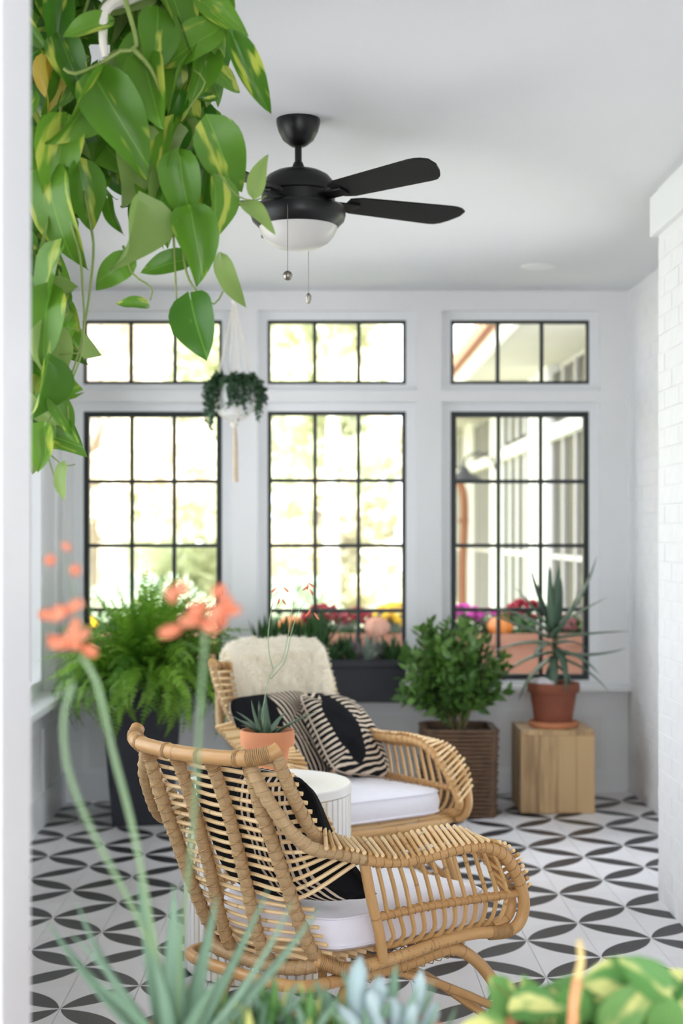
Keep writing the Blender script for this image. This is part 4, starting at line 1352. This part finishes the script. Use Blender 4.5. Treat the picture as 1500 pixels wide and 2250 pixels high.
# ------------------------------------------------------------------ shrub in a wicker planter
GX, GY_ = .668, 7.05
shrub = thing('potted_shrub', 'leafy green shrub in a dark woven wicker planter behind the far chair', 'potted plant', (GX, GY_, fz(GX) + .003))
MB().sqlathe([(.158, 0), (.168, .41), (.150, .41), (.15, .36)], chamfer=.10).build('planter_core', M['basket'], shrub, smooth=False)
MB().sqlathe([(.150, .35), (.150, .385)]).build('soil', M['soil'], shrub, smooth=False)
for r_ in range(21):
    z = .010 + r_ * .0198
    h = .161 + .010 * z / .41
    pts = []
    per = 56
    for k in range(per):
        t = k / per * 4; side = int(t); f = (t - side) * 2 - 1
        c = [(1, f), (-f, 1), (-1, -f), (f, -1)][side]
        ww = .0045 * (1 if (k + r_) % 2 == 0 else -1)
        q = max(abs(c[0]), abs(c[1]))
        ln = math.hypot(*c); k_ = min(1.0, 1.26 / ln)
        pts.append(Vector((c[0] * k_ * (h + ww), c[1] * k_ * (h + ww), z)))
    MB().tube(pts + [pts[0]], .0092, 6, caps=False).build('weave_row', M['basket'], shrub, sharp=0)
def oval_leaf(L, w, fold=.25, curl=.2):
    m = MB(); n = 6
    for i in range(n + 1):
        t = i / n
        ww = w / 2 * math.sin(math.pi * min(1, t ** .8)) + .0003
        z = -curl * L * t * t
        m.v += [(-ww, L * t, z + fold * ww), (0, L * t, z), (ww, L * t, z + fold * ww)]
    for i in range(n):
        for q in range(2):
            m.face((i * 3 + q, i * 3 + q + 1, i * 3 + 4 + q, i * 3 + 3 + q), [(0, 0)] * 4)
    return m
ol = oval_leaf(.062, .030)
rnd = random.Random(51)
sprigs = []
for k in range(5):
    sp = MB()
    L = rnd.uniform(.15, .21)
    ax = spline([(0, 0, 0), (rnd.uniform(-.02, .02), L * .5, rnd.uniform(0, .02)), (rnd.uniform(-.03, .03), L, rnd.uniform(-.02, .03))], .02)
    for q in range(13):
        t = (q + 1) / 13
        p = ax[min(len(ax) - 1, int(t * (len(ax) - 1)))]
        a = q * 2.4; d = Vector((math.cos(a), .55 + .5 * t, math.sin(a))).normalized()
        sp.add(ol, basis(p, d, Vector((0, 0, 1)) + Vector((rnd.gauss(0, .3), rnd.gauss(0, .3), .3)), rnd.uniform(.8, 1.25)))
    sprigs.append(sp.mesh('sprig', M['shrub'], sharp=0))
for k in range(7):
    a = k * 2.39
    MB().tube(spline([(0.02 * math.cos(a), .02 * math.sin(a), .37), (.07 * math.cos(a), .07 * math.sin(a), .52), (.14 * math.cos(a), .12 * math.sin(a), .68), (.17 * math.cos(a), .15 * math.sin(a), .80)], .04), lambda t: .007 - .004 * t, 6).build('branch', M['twig'], shrub)
for k in range(125):
    az = rnd.uniform(0, 2 * math.pi); u = rnd.uniform(-.95, 1)
    rr = .21 * math.sqrt(max(0.05, 1 - u * u)) * rnd.uniform(.35, 1.0)
    c = Vector((-.02 + rr * math.cos(az), rr * math.sin(az) * .85, .635 + u * .20 * rnd.uniform(.6, 1)))
    d = (c - Vector((0, 0, .50))).normalized() + Vector((0, 0, .25))
    link('sprig', sprigs[k % 5], shrub, basis(c - d * .06, d, Vector((rnd.gauss(0, 1), rnd.gauss(0, 1), 1)), rnd.uniform(.75, 1.1)))

# ------------------------------------------------------------------ wooden cube stool with a big aloe
SX0, SX1, SY0, SY1, SH = .955, 1.306, 6.96, 7.30, .392
stool = thing('wooden_cube_stool', 'pale board-built wooden cube stool under the terracotta aloe pot', 'stool', ((SX0 + SX1) / 2, (SY0 + SY1) / 2, fz(1.13) + .004))
wx, wy = (SX1 - SX0) / 2, (SY1 - SY0) / 2
def boards(n, x0, x1, mk, name='board'):
    e = (x1 - x0) / n
    for k in range(n): mk(x0 + k * e + .0006, x0 + (k + 1) * e - .0006)
rnd = random.Random(61)
boards(4, -wx, wx, lambda a, b: MB().cbox(a, b, -wy, -wy + .022, 0, SH - .0245, .0015).build('front_board', M['wood'], stool, smooth=False))
boards(4, -wx, wx, lambda a, b: MB().cbox(a, b, wy - .022, wy, 0, SH - .0245, .0015).build('back_board', M['wood'], stool, smooth=False))
boards(4, -wy + .0225, wy - .0225, lambda a, b: MB().cbox(-wx, -wx + .022, a, b, 0, SH - .0245, .0015).build('side_board', M['wood'], stool, smooth=False))
boards(4, -wy + .0225, wy - .0225, lambda a, b: MB().cbox(wx - .022, wx, a, b, 0, SH - .0245, .0015).build('side_board', M['wood'], stool, smooth=False))
boards(4, -wx, wx, lambda a, b: MB().cbox(a, b, -wy, wy, SH - .024, SH, .0015).build('top_board', M['wood'], stool, smooth=False))
AX, AY, AZ = 1.134, 7.12, fz(1.13) + .004 + SH
aloe = thing('potted_aloe', 'spreading spiky aloe in a dark terracotta pot on the wooden cube', 'potted plant', (AX, AY, AZ))
MB().lathe([(.090, 0), (.108, 0), (.116, .004), (.118, .026), (.112, .028), (.104, .010), (.02, .010)], 40).build('saucer', M['terra'], aloe)
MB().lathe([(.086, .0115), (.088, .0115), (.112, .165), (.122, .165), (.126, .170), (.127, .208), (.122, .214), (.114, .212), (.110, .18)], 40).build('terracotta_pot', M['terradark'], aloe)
MB().lathe([(.109, .18), (.110, .195), (.02, .20)], 32).build('soil', M['soil'], aloe)
for (x, y, r_) in ((-.06, -.06, .036), (-.085, -.02, .026), (-.03, -.085, .022)):
    MB().ball((x, y, .214), r_, 10, 8, 1.2, .9, .8).build('white_stone', M['stone'], aloe)
MB().tube(spline([(0, 0, .19), (.01, 0, .32), (.005, 0, .46)], .05), lambda t: .018 - .006 * t, 8).build('stem', M['twig'], aloe)
am = [strap(.34, .058, .014, .55).mesh('leaf', M['aloe'], sharp=0), strap(.33, .060, .014, -.7).mesh('leaf', M['aloe'], sharp=0), strap(.36, .052, .013, -.1, .10).mesh('leaf', M['aloe'], sharp=0), strap(.30, .058, .014, -1.5).mesh('leaf', M['aloe'], sharp=0)]
aset = [(8, 44, 0, .47, 1.22), (2, 8, 2, .43, .98), (-5, -12, 0, .36, 1.0), (-12, -14, 1, .34, .95), (20, 30, 2, .48, .85), (80, 78, 2, .47, .95), (100, 70, 0, .46, .92), (130, 62, 2, .47, 1.0), (160, 40, 1, .45, 1.02), (172, 22, 2, .43, 1.08), (186, 10, 1, .40, .95), (196, -6, 1, .36, 1.0),
        (215, -20, 1, .33, .95), (240, 8, 1, .40, .9), (262, -30, 3, .34, .85), (285, -10, 3, .38, .95), (310, 0, 1, .37, .9), (335, -28, 3, .30, .85), (250, 66, 0, .47, .95), (290, 72, 2, .47, .9), (60, 50, 0, .44, .9), (40, 10, 1, .40, .85), (200, 52, 2, .46, .8), (232, -42, 3, .30, .8), (275, 34, 1, .43, .85), (318, 44, 0, .44, .8)]
for (az, el, k, z, s_) in aset:
    leaf_at(aloe, am[k], (.012 * math.cos(R(az)), .012 * math.sin(R(az)), z), R(az), R(el), rnd.uniform(-.25, .25), s_)

# ------------------------------------------------------------------ ceiling fan
KX, KY = -.0616, 4.43
fan = thing('ceiling_fan', 'black five-blade ceiling fan with a white bowl light', 'ceiling fan', (KX, KY, 0))
MB().lathe([(.066, CEIL), (.066, CEIL - .012), (.060, CEIL - .035), (.046, CEIL - .062), (.026, CEIL - .078), (.018, CEIL - .082)][::-1], 40).build('canopy', M['fan'], fan)
MB().lathe([(.0105, 2.43), (.0105, CEIL - .08)], 20).build('downrod', M['fan'], fan)
MB().lathe([(.020, 2.425), (.020, 2.446), (.014, 2.462), (.0105, 2.466)], 20).build('rod_collar', M['fan'], fan)
MB().lathe([(.10, 2.330), (.111, 2.334), (.111, 2.366), (.115, 2.370), (.115, 2.384), (.108, 2.402), (.092, 2.421), (.068, 2.434), (.040, 2.441), (.02, 2.442)], 48).build('motor_housing', M['fan'], fan)
MB().lathe([(.112, 2.268), (.120, 2.268), (.138, 2.286), (.143, 2.302), (.142, 2.322), (.134, 2.330), (.10, 2.331)], 48).build('switch_housing', M['fan'], fan)
MB().lathe([(.002, 2.198), (.030, 2.200), (.062, 2.207), (.090, 2.222), (.108, 2.242), (.117, 2.262), (.118, 2.272), (.10, 2.272)], 48).build('light_bowl', M['opal'], fan)
def blade():
    m = MB(); n = 22; th = .006
    pts = []
    for i in range(n + 1):
        t = i / n
        x = .16 + t * .40
        w = .050 + .018 * t
        lo, hi = -w, w
        if t > .82:                                   # slanted, rounded tip
            q = (t - .82) / .18
            hi = w - w * 1.15 * q ** 2.2
            lo = -w + w * .35 * q ** 3
        if t < .08:
            lo *= .75 + t / .08 * .25; hi *= .75 + t / .08 * .25
        pts.append((x, lo, hi))
    for (x, lo, hi) in pts:
        m.v += [(x, lo, -th / 2), (x, hi, -th / 2), (x, hi, th / 2), (x, lo, th / 2)]
    for i in range(n):
        for q in range(4):
            m.face((i * 4 + q, (i + 1) * 4 + q, (i + 1) * 4 + (q + 1) % 4, i * 4 + (q + 1) % 4))
    m.face((0, 1, 2, 3)); m.face((n * 4 + 3, n * 4 + 2, n * 4 + 1, n * 4))
    return m
blm = blade().mesh('blade', M['blade'], smooth=False)
irm = MB().cbox(.095, .20, -.022, .022, -.012, -.004, .002).mesh('blade_iron', M['fan'], smooth=False)
for k in range(5):
    a = R(26 + 72 * k)
    Mx = Matrix.Translation((0, 0, 2.352)) @ Matrix.Rotation(a, 4, 'Z') @ Matrix.Rotation(R(-13), 4, 'X')
    o = link('blade', blm, fan, Mx)
    link('blade_iron', irm, o)
def chain(x, y, z0, z1, ball):
    c = MB().tube([(x, y, z0), (x, y, z1)], .0011, 6).build('pull_chain', M['nickel'], fan)
    for k in range(int((z0 - z1) / .03)):
        pass
    if ball: MB().ball((x, y, z1 - .014), .0145, 14, 10).build('pull_knob', M['nickel'], c)
    else: MB().lathe([(.003, .018), (.009, .012), (.0095, 0), (.006, -.012), (.002, -.014)][::-1], 14, (x, y, z1 - .012)).build('pull_knob', M['nickel'], c)
chain(-.029, -.139, 2.306, 2.112, True)
chain(.030, .139, 2.312, 2.086, False)
dl = thing('recessed_light', 'small white recessed downlight in the ceiling near the right window', 'light', (1.02, 6.85, CEIL))
MB().lathe([(.062, -.004), (.075, -.004), (.078, 0), (.055, 0)], 32).build('trim_ring', M['trim'], dl)
MB().lathe([(.002, -.002), (.054, -.002), (.054, 0)], 32).build('lens', M['opal'], dl)

# ------------------------------------------------------------------ far hanging planter in a macrame sling
HX, HY_ = -.395, 6.90
hp = thing('hanging_planter', 'white pot with trailing greenery in a macrame hanger before the back wall', 'hanging plant', (HX, HY_, 0))
MB().lathe([(.03, 1.892), (.06, 1.90), (.083, 1.935), (.090, 1.98), (.086, 2.03), (.080, 2.045), (.074, 2.045), (.074, 2.03)], 32).build('pot', M['ceramic'], hp)
MB().lathe([(.073, 2.02), (.073, 2.032)], 24).build('soil', M['soil'], hp)
for k in range(4):
    a = R(20 + 90 * k); c, s_ = math.cos(a), math.sin(a)
    MB().tube(spline([(0, 0, 2.44), (.04 * c, .04 * s_, 2.26), (.082 * c, .082 * s_, 2.06), (.096 * c, .096 * s_, 1.98), (.07 * c, .07 * s_, 1.905), (0, 0, 1.865)], .03), .0042, 6).build('cord', M['cordwhite'], hp)
MB().tube([(0, 0, 2.43), (0, 0, CEIL)], .0035, 6).build('ceiling_cord', M['cordwhite'], hp)
MB().ball((0, 0, 2.44), .014, 10, 8).build('knot', M['cordwhite'], hp)
MB().ball((0, 0, 1.862), .018, 10, 8).build('knot', M['cordwhite'], hp)
MB().tube(spline([(0, 0, 1.86), (.004, 0, 1.80), (.005, 0, 1.70), (.006, 0, 1.59)], .03), lambda t: .007 + .005 * math.sin(min(1, t * 1.4) * 1.57), 8).build('tassel', M['cord'], hp)
rnd = random.Random(71)
tl = oval_leaf(.022, .014)
for k in range(46):
    a = rnd.uniform(0, 6.28); c, s_ = math.cos(a), math.sin(a)
    drop = rnd.uniform(.02, .13) if rnd.random() < .8 else rnd.uniform(.13, .22)
    r1 = rnd.uniform(.09, .135)
    pth = spline([(c * .03, s_ * .03, 2.035), (c * .08, s_ * .08, 2.075 + rnd.uniform(-.01, .02)), (c * r1, s_ * r1, 2.05), (c * (r1 + .01), s_ * (r1 + .01), 2.05 - drop)], .012)
    m = MB().tube(pth, .0009, 4)
    for p in pth[2:]:
        for _ in range(3):
            d = Vector((rnd.gauss(0, 1), rnd.gauss(0, 1), rnd.gauss(-.2, .8)))
            m.add(tl, basis(p, d, Vector((rnd.gauss(0, 1), rnd.gauss(0, 1), 1)), rnd.uniform(.7, 1.2)))
    m.build('trailing_stem', M['trail'], hp, sharp=0)

# ------------------------------------------------------------------ near hanging pothos
def heart_leaf(L, w, fold, curl, twist=0.0, wave=0.0):
    m = MB(); n = 12; cols = (-1, -.55, 0, .55, 1)
    for i in range(n + 1):
        t = i / n
        if t < .30: ww = w / 2 * math.sin((t / .30) * 1.57) ** .55
        else: ww = w / 2 * math.cos(((t - .30) / .70) * 1.57) ** .85
        ww = max(ww, .0004)
        for c in cols:
            x = c * ww
            back = .17 * L * abs(c) ** 1.5 * max(0, 1 - t / .45)
            y = L * t - back
            z = fold * abs(x) - curl * L * t * t + wave * L * math.sin(t * 9 + c * 2) * abs(c)
            a = twist * t
            m.v.append((x * math.cos(a) - z * math.sin(a), y, x * math.sin(a) + z * math.cos(a)))
    k = len(cols)
    for i in range(n):
        for q in range(k - 1):
            m.face((i * k + q, i * k + q + 1, (i + 1) * k + q + 1, (i + 1) * k + q))
    return m
pvar = [heart_leaf(.12, .095, f, c, tw, wv) for f, c, tw, wv in ((.35, .22, .1, .022), (.6, .4, .35, .025), (.2, .55, -.3, .03), (.9, .3, .5, .02), (.5, .10, -.5, .03))]
pm = {k: [v.mesh('leaf', M[k], sharp=0) for v in pvar] for k in ('pothos', 'pothospale', 'pothosyellow')}
PY = 3.0
pothos = thing('hanging_pothos', 'large trailing variegated pothos hanging at the upper left', 'hanging plant', at(270, 0, PY))
PL = Vector(pothos.location)
MB().lathe([(.07, .03), (.08, .03), (.115, .12), (.125, .20), (.12, .21), (.11, .20), (.105, .17)], 32, (0, 0, 0)).build('pot', M['ceramic'], pothos)
MB().lathe([(.105, .16), (.106, .185)], 24).build('soil', M['soil'], pothos)
for k in range(4):
    a = R(45 + 90 * k)
    MB().tube(spline([(0, 0, CEIL - PL.z - .0), (.06 * math.cos(a), .06 * math.sin(a), CEIL - PL.z - .03), (.128 * math.cos(a), .128 * math.sin(a), .19), (.10 * math.cos(a), .10 * math.sin(a), .06), (0, 0, -.01)], .03), .006, 6).build('cord', M['cordwhite'], pothos)
MB().tube(spline([(0, 0, 0), (-.03, -.03, -.03), (-.035, -.04, -.09), (-.03, -.04, -.13)], .02), lambda t: .013 - .006 * t, 8).build('macrame_tail', M['cordwhite'], pothos)
rnd = random.Random(81)
def pleaf(px, py, Lpx, ang, wid=1.0, kind='pothos', depth=0.0, tilt=0.0, yaw=0.0, var=None):
    """leaf whose centre is near px,py; ang is the tip direction in the picture, tilt leans the tip to the lens"""
    Y = PY + depth
    s_ = Lpx * Y / FPX / .12
    a = R(ang)
    d = Vector((math.cos(a) * math.cos(tilt), -math.sin(tilt), math.sin(a) * math.cos(tilt)))
    c = at(px, py, Y) - PL
    nrm = Vector((math.sin(yaw), -math.cos(yaw), .35))
    Mx = basis(c - d * (.045 * s_), d, nrm, s_) @ Matrix.Diagonal((wid, 1, 1, 1))
    o = link('leaf', pm[kind][rnd.randrange(5) if var is None else var], pothos, Mx)
    return c - d * (.045 * s_)
hand = [(480, 30, 140, -38, .55, 'pothos', 0, .2), (425, 95, 150, -150, .9, 'pothos', 0, .1), (545, 150, 185, -62, .42, 'pothos', -.02, 0), (490, 165, 100, -28, .6, 'pothos', .05, 0),
        (455, 217, 46, 5, .6, 'pothos', .05, 0), (487, 330, 165, -66, .9, 'pothos', -.03, .1), (567, 392, 92, 76, .62, 'pothospale', -.05, 0), (560, 458, 92, -32, .62, 'pothospale', -.05, .2),
        (478, 455, 150, -82, .8, 'pothos', 0, .1), (430, 525, 160, -80, .85, 'pothos', -.04, .1), (296, 505, 165, -98, 1.15, 'pothospale', -.06, .1), (500, 612, 120, -72, .55, 'pothospale', -.03, 0),
        (372, 578, 110, 195, .7, 'pothos', 0, .2), (252, 592, 110, 215, .8, 'pothos', 0, .2), (296, 668, 66, 168, .6, 'pothos', -.02, 0), (428, 705, 150, -78, 1.0, 'pothos', -.06, .1),
        (118, 610, 170, -105, .9, 'pothos', 0, .1), (98, 700, 170, -96, .85, 'pothos', -.02, .1), (112, 770, 140, -75, .9, 'pothospale', 0, .1), (95, 850, 150, -100, .85, 'pothos', -.03, .1), (135, 905, 100, -60, .7, 'pothos', 0, 0),
        (92, 975, 100, -95, .9, 'pothos', -.03, .1), (137, 1052, 82, -100, .75, 'pothospale', -.03, .1), (155, 945, 60, -70, .6, 'pothos', .02, 0),
        (110, 175, 110, -80, .8, 'pothosyellow', .03, 0), (90, 160, 90, -95, .7, 'pothosyellow', .03, 0), (200, 55, 110, -160, .7, 'pothos', -.05, .1), (130, 40, 120, -100, .8, 'pothos', .0, .1),
        (255, 250, 230, -60, .75, 'pothos', -.06, .1), (190, 230, 200, -120, .75, 'pothos', -.04, .15), (330, 190, 190, -75, .7, 'pothos', -.04, .1), (390, 170, 150, -110, .8, 'pothos', 0, .1),
        (130, 330, 180, -100, .8, 'pothos', 0, .1), (110, 450, 210, -85, .8, 'pothos', 0, .1), (185, 420, 150, -80, .75, 'pothos', .02, .1), (300, 350, 170, -90, .9, 'pothospale', .02, .1), (370, 320, 150, -100, .8, 'pothos', 0, .1), (400, 400, 150, -85, .85, 'pothos', -.02, .1),
        (350, 430, 150, -115, .8, 'pothos', .02, .1), (345, 80, 150, -90, .9, 'pothos', -.02, .1), (300, 130, 150, -130, .9, 'pothos', 0, .1), (460, 70, 110, -60, .8, 'pothos', .03, .1), (150, 130, 140, -70, .8, 'pothos', 0, .1), (390, 20, 140, -70, .9, 'pothos', .02, .1)]
for h in hand:
    h = list(h); h[2] *= .94; h[7] += rnd.uniform(-.35, .35)
    pleaf(*h[:8], yaw=rnd.uniform(-.9, .9))
for k in range(285):                                   # filling leaves behind, inside the outline of the mass
    if k < 235:
        px = rnd.uniform(60, 480); py = rnd.uniform(-60, 520)
        if px > 430 and py > 240 and py < 290: continue
        if px > 400 and 180 < py < 260: continue
        if py > 380 and (150 < px < 235): continue
        if py > 470 and px < 420 and px > 130: continue
        if px < 250 and px > 205 and py < 120: continue
    else:
        px = rnd.uniform(40, 130); py = rnd.uniform(520, 960)
        if py > 780 and px > 120: continue
    pleaf(px, py, rnd.uniform(75, 150), rnd.gauss(-90, 38), rnd.uniform(.6, .95), 'pothos' if rnd.random() < .86 else 'pothospale', rnd.uniform(.03, .22), rnd.uniform(-.3, .5), rnd.uniform(-.9, .9))
def vine(pth, r_=.0035, depth=0.0):
    pts = [at(x, y, PY + depth) - PL for x, y in pth]
    MB().tube(spline(pts, .02), lambda t: r_ * (1 - .4 * t), 7).build('vine', M['vine'], pothos, sharp=0)
vine([(270, -20), (300, 100), (265, 112), (220, 140), (165, 162), (140, 150)], .0055, -.06)
vine([(290, 105), (330, 150), (355, 210)], .0055, -.06)
vine([(150, 380), (155, 480), (175, 560), (182, 640), (185, 700), (178, 780), (150, 860), (150, 920)], .0030)
vine([(185, 420), (200, 500), (205, 560), (190, 690), (165, 800), (120, 900), (80, 960)], .0030, .02)
vine([(380, 500), (385, 600), (388, 660)], .0028, -.02)
vine([(400, 540), (410, 600), (432, 640), (470, 668), (490, 640)], .0030, -.02)
vine([(270, 540), (290, 600), (320, 622), (335, 640), (330, 660)], .0026, -.02)
vine([(95, 950), (105, 1000), (118, 1045), (120, 1058)], .0024, -.02)
vine([(100, 990), (140, 1022), (165, 1020)], .0018, -.02)
vine([(420, 150), (450, 180), (420, 230), (400, 260)], .0022)
vine([(480, 380), (520, 430), (560, 440), (585, 430)], .0022, -.03)
vine([(130, 720), (185, 725)], .0018); vine([(130, 780), (180, 775)], .0018)
vine([(300, -20), (320, 200), (340, 420), (380, 520)], .004, .05)
vine([(200, -20), (150, 150), (120, 350), (110, 560), (100, 800), (90, 930)], .004, .05)

# ------------------------------------------------------------------ plants on the ledge in front of the lens
def ledge_pot(root, r_=.09, h=.10, mat='terra'):
    MB().lathe([(r_ * .65, 0), (r_ * .68, 0), (r_ * .95, h * .8), (r_, h * .8), (r_, h), (r_ * .9, h), (r_ * .86, h * .85)], 32).build('pot', M[mat], root)
    MB().lathe([(r_ * .85, h * .82), (r_ * .86, h * .9)], 24).build('soil', M['soil'], root)
# pale aloe
ay = 1.86
fa = thing('ledge_aloe', 'blurred pale green aloe with tall coral flower stalks in the left foreground', 'potted plant', (at(385, 0, ay).x, ay, OZ0))
ledge_pot(fa)
fstr = [strap(.22, .034, .011, .35).mesh('leaf', M['fgaloe'], sharp=0), strap(.22, .036, .012, -.35).mesh('leaf', M['fgaloe'], sharp=0), strap(.21, .040, .012, .05).mesh('leaf', M['fgaloe'], sharp=0)]
for (az, el, k, s_) in ((178, 50, 0, 1.02), (195, 64, 1, .92), (165, 34, 0, 1.05), (100, 84, 2, 1.0), (140, 74, 2, 1.06), (45, 72, 2, .95), (5, 62, 2, 1.12), (-8, 46, 0, 1.12), (12, 36, 0, 1.15), (260, 70, 1, .85), (300, 58, 1, .85), (230, 55, 1, .85)):
    leaf_at(fa, fstr[k], (.014 * math.cos(R(az)), .014 * math.sin(R(az)), .085), R(az), R(el), 0, s_)
def fstalk(root, pts3, r_, flowers, seed):
    st = MB().tube(spline(pts3, .03), lambda t: r_ * (1 - .35 * t), 8).build('flower_stalk', M['fgstem'], root, sharp=0)
    q = random.Random(seed)
    for (c, nf, sp, L) in flowers:
        for _ in range(nf):
            d = Vector((q.gauss(0, 1), q.gauss(0, .6), q.gauss(.0, .6))).normalized()
            p = c + Vector((q.gauss(0, sp), q.gauss(0, sp * .5), q.gauss(0, sp * .6)))
            MB().tube([p, p + d * L * .5, p + d * L], lambda t: .0035 + .0035 * math.sin(t * 2.8), 7).build('flower_bell', M['coral'], st, sharp=0)
L_ = Vector(fa.location)
def fp(x, y, Y): return at(x, y, Y) - L_
base_ = Vector((0, 0, .085))
fstalk(fa, [base_, fp(340, 2080, 1.80), fp(296, 1840, 1.72), fp(245, 1640, 1.66), fp(212, 1500, 1.62), fp(178, 1440, 1.62)], .0046,
       [(fp(150, 1405, 1.62), 10, .011, .026), (fp(150, 1345, 1.62), 4, .010, .02)], 1)
fstalk(fa, [base_, fp(330, 2080, 1.80), fp(190, 1800, 1.66), fp(143, 1660, 1.60), fp(142, 1560, 1.58), fp(160, 1500, 1.58)], .0042, [], 2)
fstalk(fa, [base_, fp(400, 2060, 1.78), fp(425, 1800, 1.64), fp(440, 1560, 1.54), fp(450, 1400, 1.50), fp(447, 1350, 1.50)], .0030,
       [(fp(455, 1340, 1.50), 9, .013, .024), (fp(440, 1310, 1.50), 3, .014, .016)], 3)
fstalk(fa, [fp(178, 1440, 1.62), fp(170, 1360, 1.62), fp(150, 1250, 1.62), fp(128, 1205, 1.62)], .0007,
       [(fp(160, 1246, 1.62), 1, .003, .011), (fp(104, 1230, 1.62), 1, .003, .011), (fp(128, 1200, 1.62), 1, .003, .006)], 4)

# low green rosettes
fg = thing('ledge_succulent', 'blurred pale green succulent rosettes at the bottom centre', 'potted plant', (at(590, 0, 1.9).x, 1.90, OZ0))
ledge_pot(fg, .085, .10)
rosm = [strap(.07, .026, .007, .4).mesh('leaf', M['fgvar'], sharp=0), strap(.075, .030, .008, .2).mesh('leaf', M['fgaloe'], sharp=0)]
q_ = random.Random(91)
for (rx, ry, rz_) in ((-.05, 0, .115), (.0, .02, .125), (.05, -.01, .12), (-.02, -.04, .11), (.09, .02, .115), (-.09, .01, .11)):
    for k in range(13):
        leaf_at(fg, rosm[k % 2], (rx, ry, rz_ - .03), k * 2.4 + rx * 30, R(20 + 55 * k / 13), 0, q_.uniform(.8, 1.15))
# blue chalk fingers
fb = thing('ledge_blue_succulent', 'blurred pale blue finger succulent at the bottom, right of centre', 'potted plant', (at(840, 0, 1.90).x, 1.90, OZ0))
ledge_pot(fb, .085, .10)
for (dx, dy, px_, py_, r_) in ((-.05, 0, 792, 2100, .0115), (-.02, .02, 838, 2145, .0115), (.0, -.02, 812, 2170, .010), (.03, 0, 862, 2190, .010), (.05, .02, 925, 2130, .0085), (.04, -.02, 905, 2185, .009), (-.04, .02, 770, 2190, .009), (.06, .0, 960, 2200, .008), (-.01, -.03, 740, 2205, .008)):
    tip = at(px_, py_, 1.90 + dy) - Vector(fb.location)
    b0 = Vector((dx * .5, dy, .085))
    MB().tube(spline([b0, b0.lerp(tip, .5) + Vector((dx * .15, 0, 0)), tip], .02), lambda t, r_=r_: r_ * (.75 + .35 * math.sin(t * 2.6)) * (1 if t < .85 else max(.12, 1 - ((t - .85) / .15) ** 2)), 9).build('finger_leaf', M['fgblue'], fb, sharp=0)
for k in range(22):
    a = k * 2.4; rr = .02 + .0028 * k
    leaf_at(fb, rosm[1], (rr * math.cos(a), rr * math.sin(a), .088 + .02 * (k % 3)), a, R(40 + 20 * (k % 2)), 0, .6)
# variegated foliage at the lower right
fv = thing('ledge_variegated_plant', 'blurred green and yellow variegated foliage at the lower right', 'potted plant', (at(1300, 0, 1.9).x, 1.90, OZ0))
ledge_pot(fv, .11, .11)
vm = [heart_leaf(.074, .048, .3, .3).mesh('leaf', M['fgvar'], sharp=0), heart_leaf(.070, .052, .5, .15, .2).mesh('leaf', M['fgvar'], sharp=0)]
q_ = random.Random(95)
vs_ = [(1120, 2195, -60), (1165, 2150, 120), (1225, 2165, 60), (1340, 2130, 170), (1300, 2170, 200), (1385, 2145, 20), (1430, 2120, 100), (1445, 2165, -20), (1480, 2190, -60), (1360, 2200, -80), (1250, 2210, -100), (1180, 2220, -110), (1090, 2225, 200), (1420, 2215, -90), (1300, 2225, -90), (1470, 2140, 40), (1380, 2185, 60), (1200, 2185, 10), (1150, 2230, -60), (1350, 2240, -90), (1460, 2240, -90), (1240, 2245, -90), (1050, 2235, 170), (1400, 2105, 140)]
for k, (x, y, an) in enumerate(vs_):
    Y = 1.90 + q_.uniform(-.07, .07); a = R(an)
    d = Vector((math.cos(a), q_.uniform(-.5, .3), math.sin(a)))
    p = at(x, y + 28, Y) - Vector(fv.location)
    link('leaf', vm[k % 2], fv, basis(p - d.normalized() * .04, d, Vector((q_.uniform(-.4, .4), -.8, .7)), q_.uniform(.85, 1.2)))
    MB().tube(spline([(q_.uniform(-.05, .05), q_.uniform(-.04, .04), .09), (p - d.normalized() * .04) * .6 + Vector((0, 0, .03)), p - d.normalized() * .04], .02), .0018, 5).build('stem', M['vine'], fv, sharp=0)
cs = thing('coral_flower_spike', 'blurred orange and yellow flower stalk rising at the lower right', 'flower', (at(1262, 0, 1.78).x, 1.78, OZ0))
ledge_pot(cs, .05, .08)
Lc = Vector(cs.location)
MB().tube(spline([(0, 0, .07), at(1258, 2225, 1.78) - Lc, at(1268, 2150, 1.78) - Lc], .02), .0060, 8).build('lower_stalk', M['coralstem'], cs, sharp=0)
MB().tube(spline([at(1268, 2150, 1.78) - Lc, at(1276, 2110, 1.78) - Lc, at(1272, 2065, 1.78) - Lc], .01), lambda t: .0060 - .003 * t, 8).build('bud', plain('yellow_bud', (0.80, 0.62, 0.25), .6), cs, sharp=0)
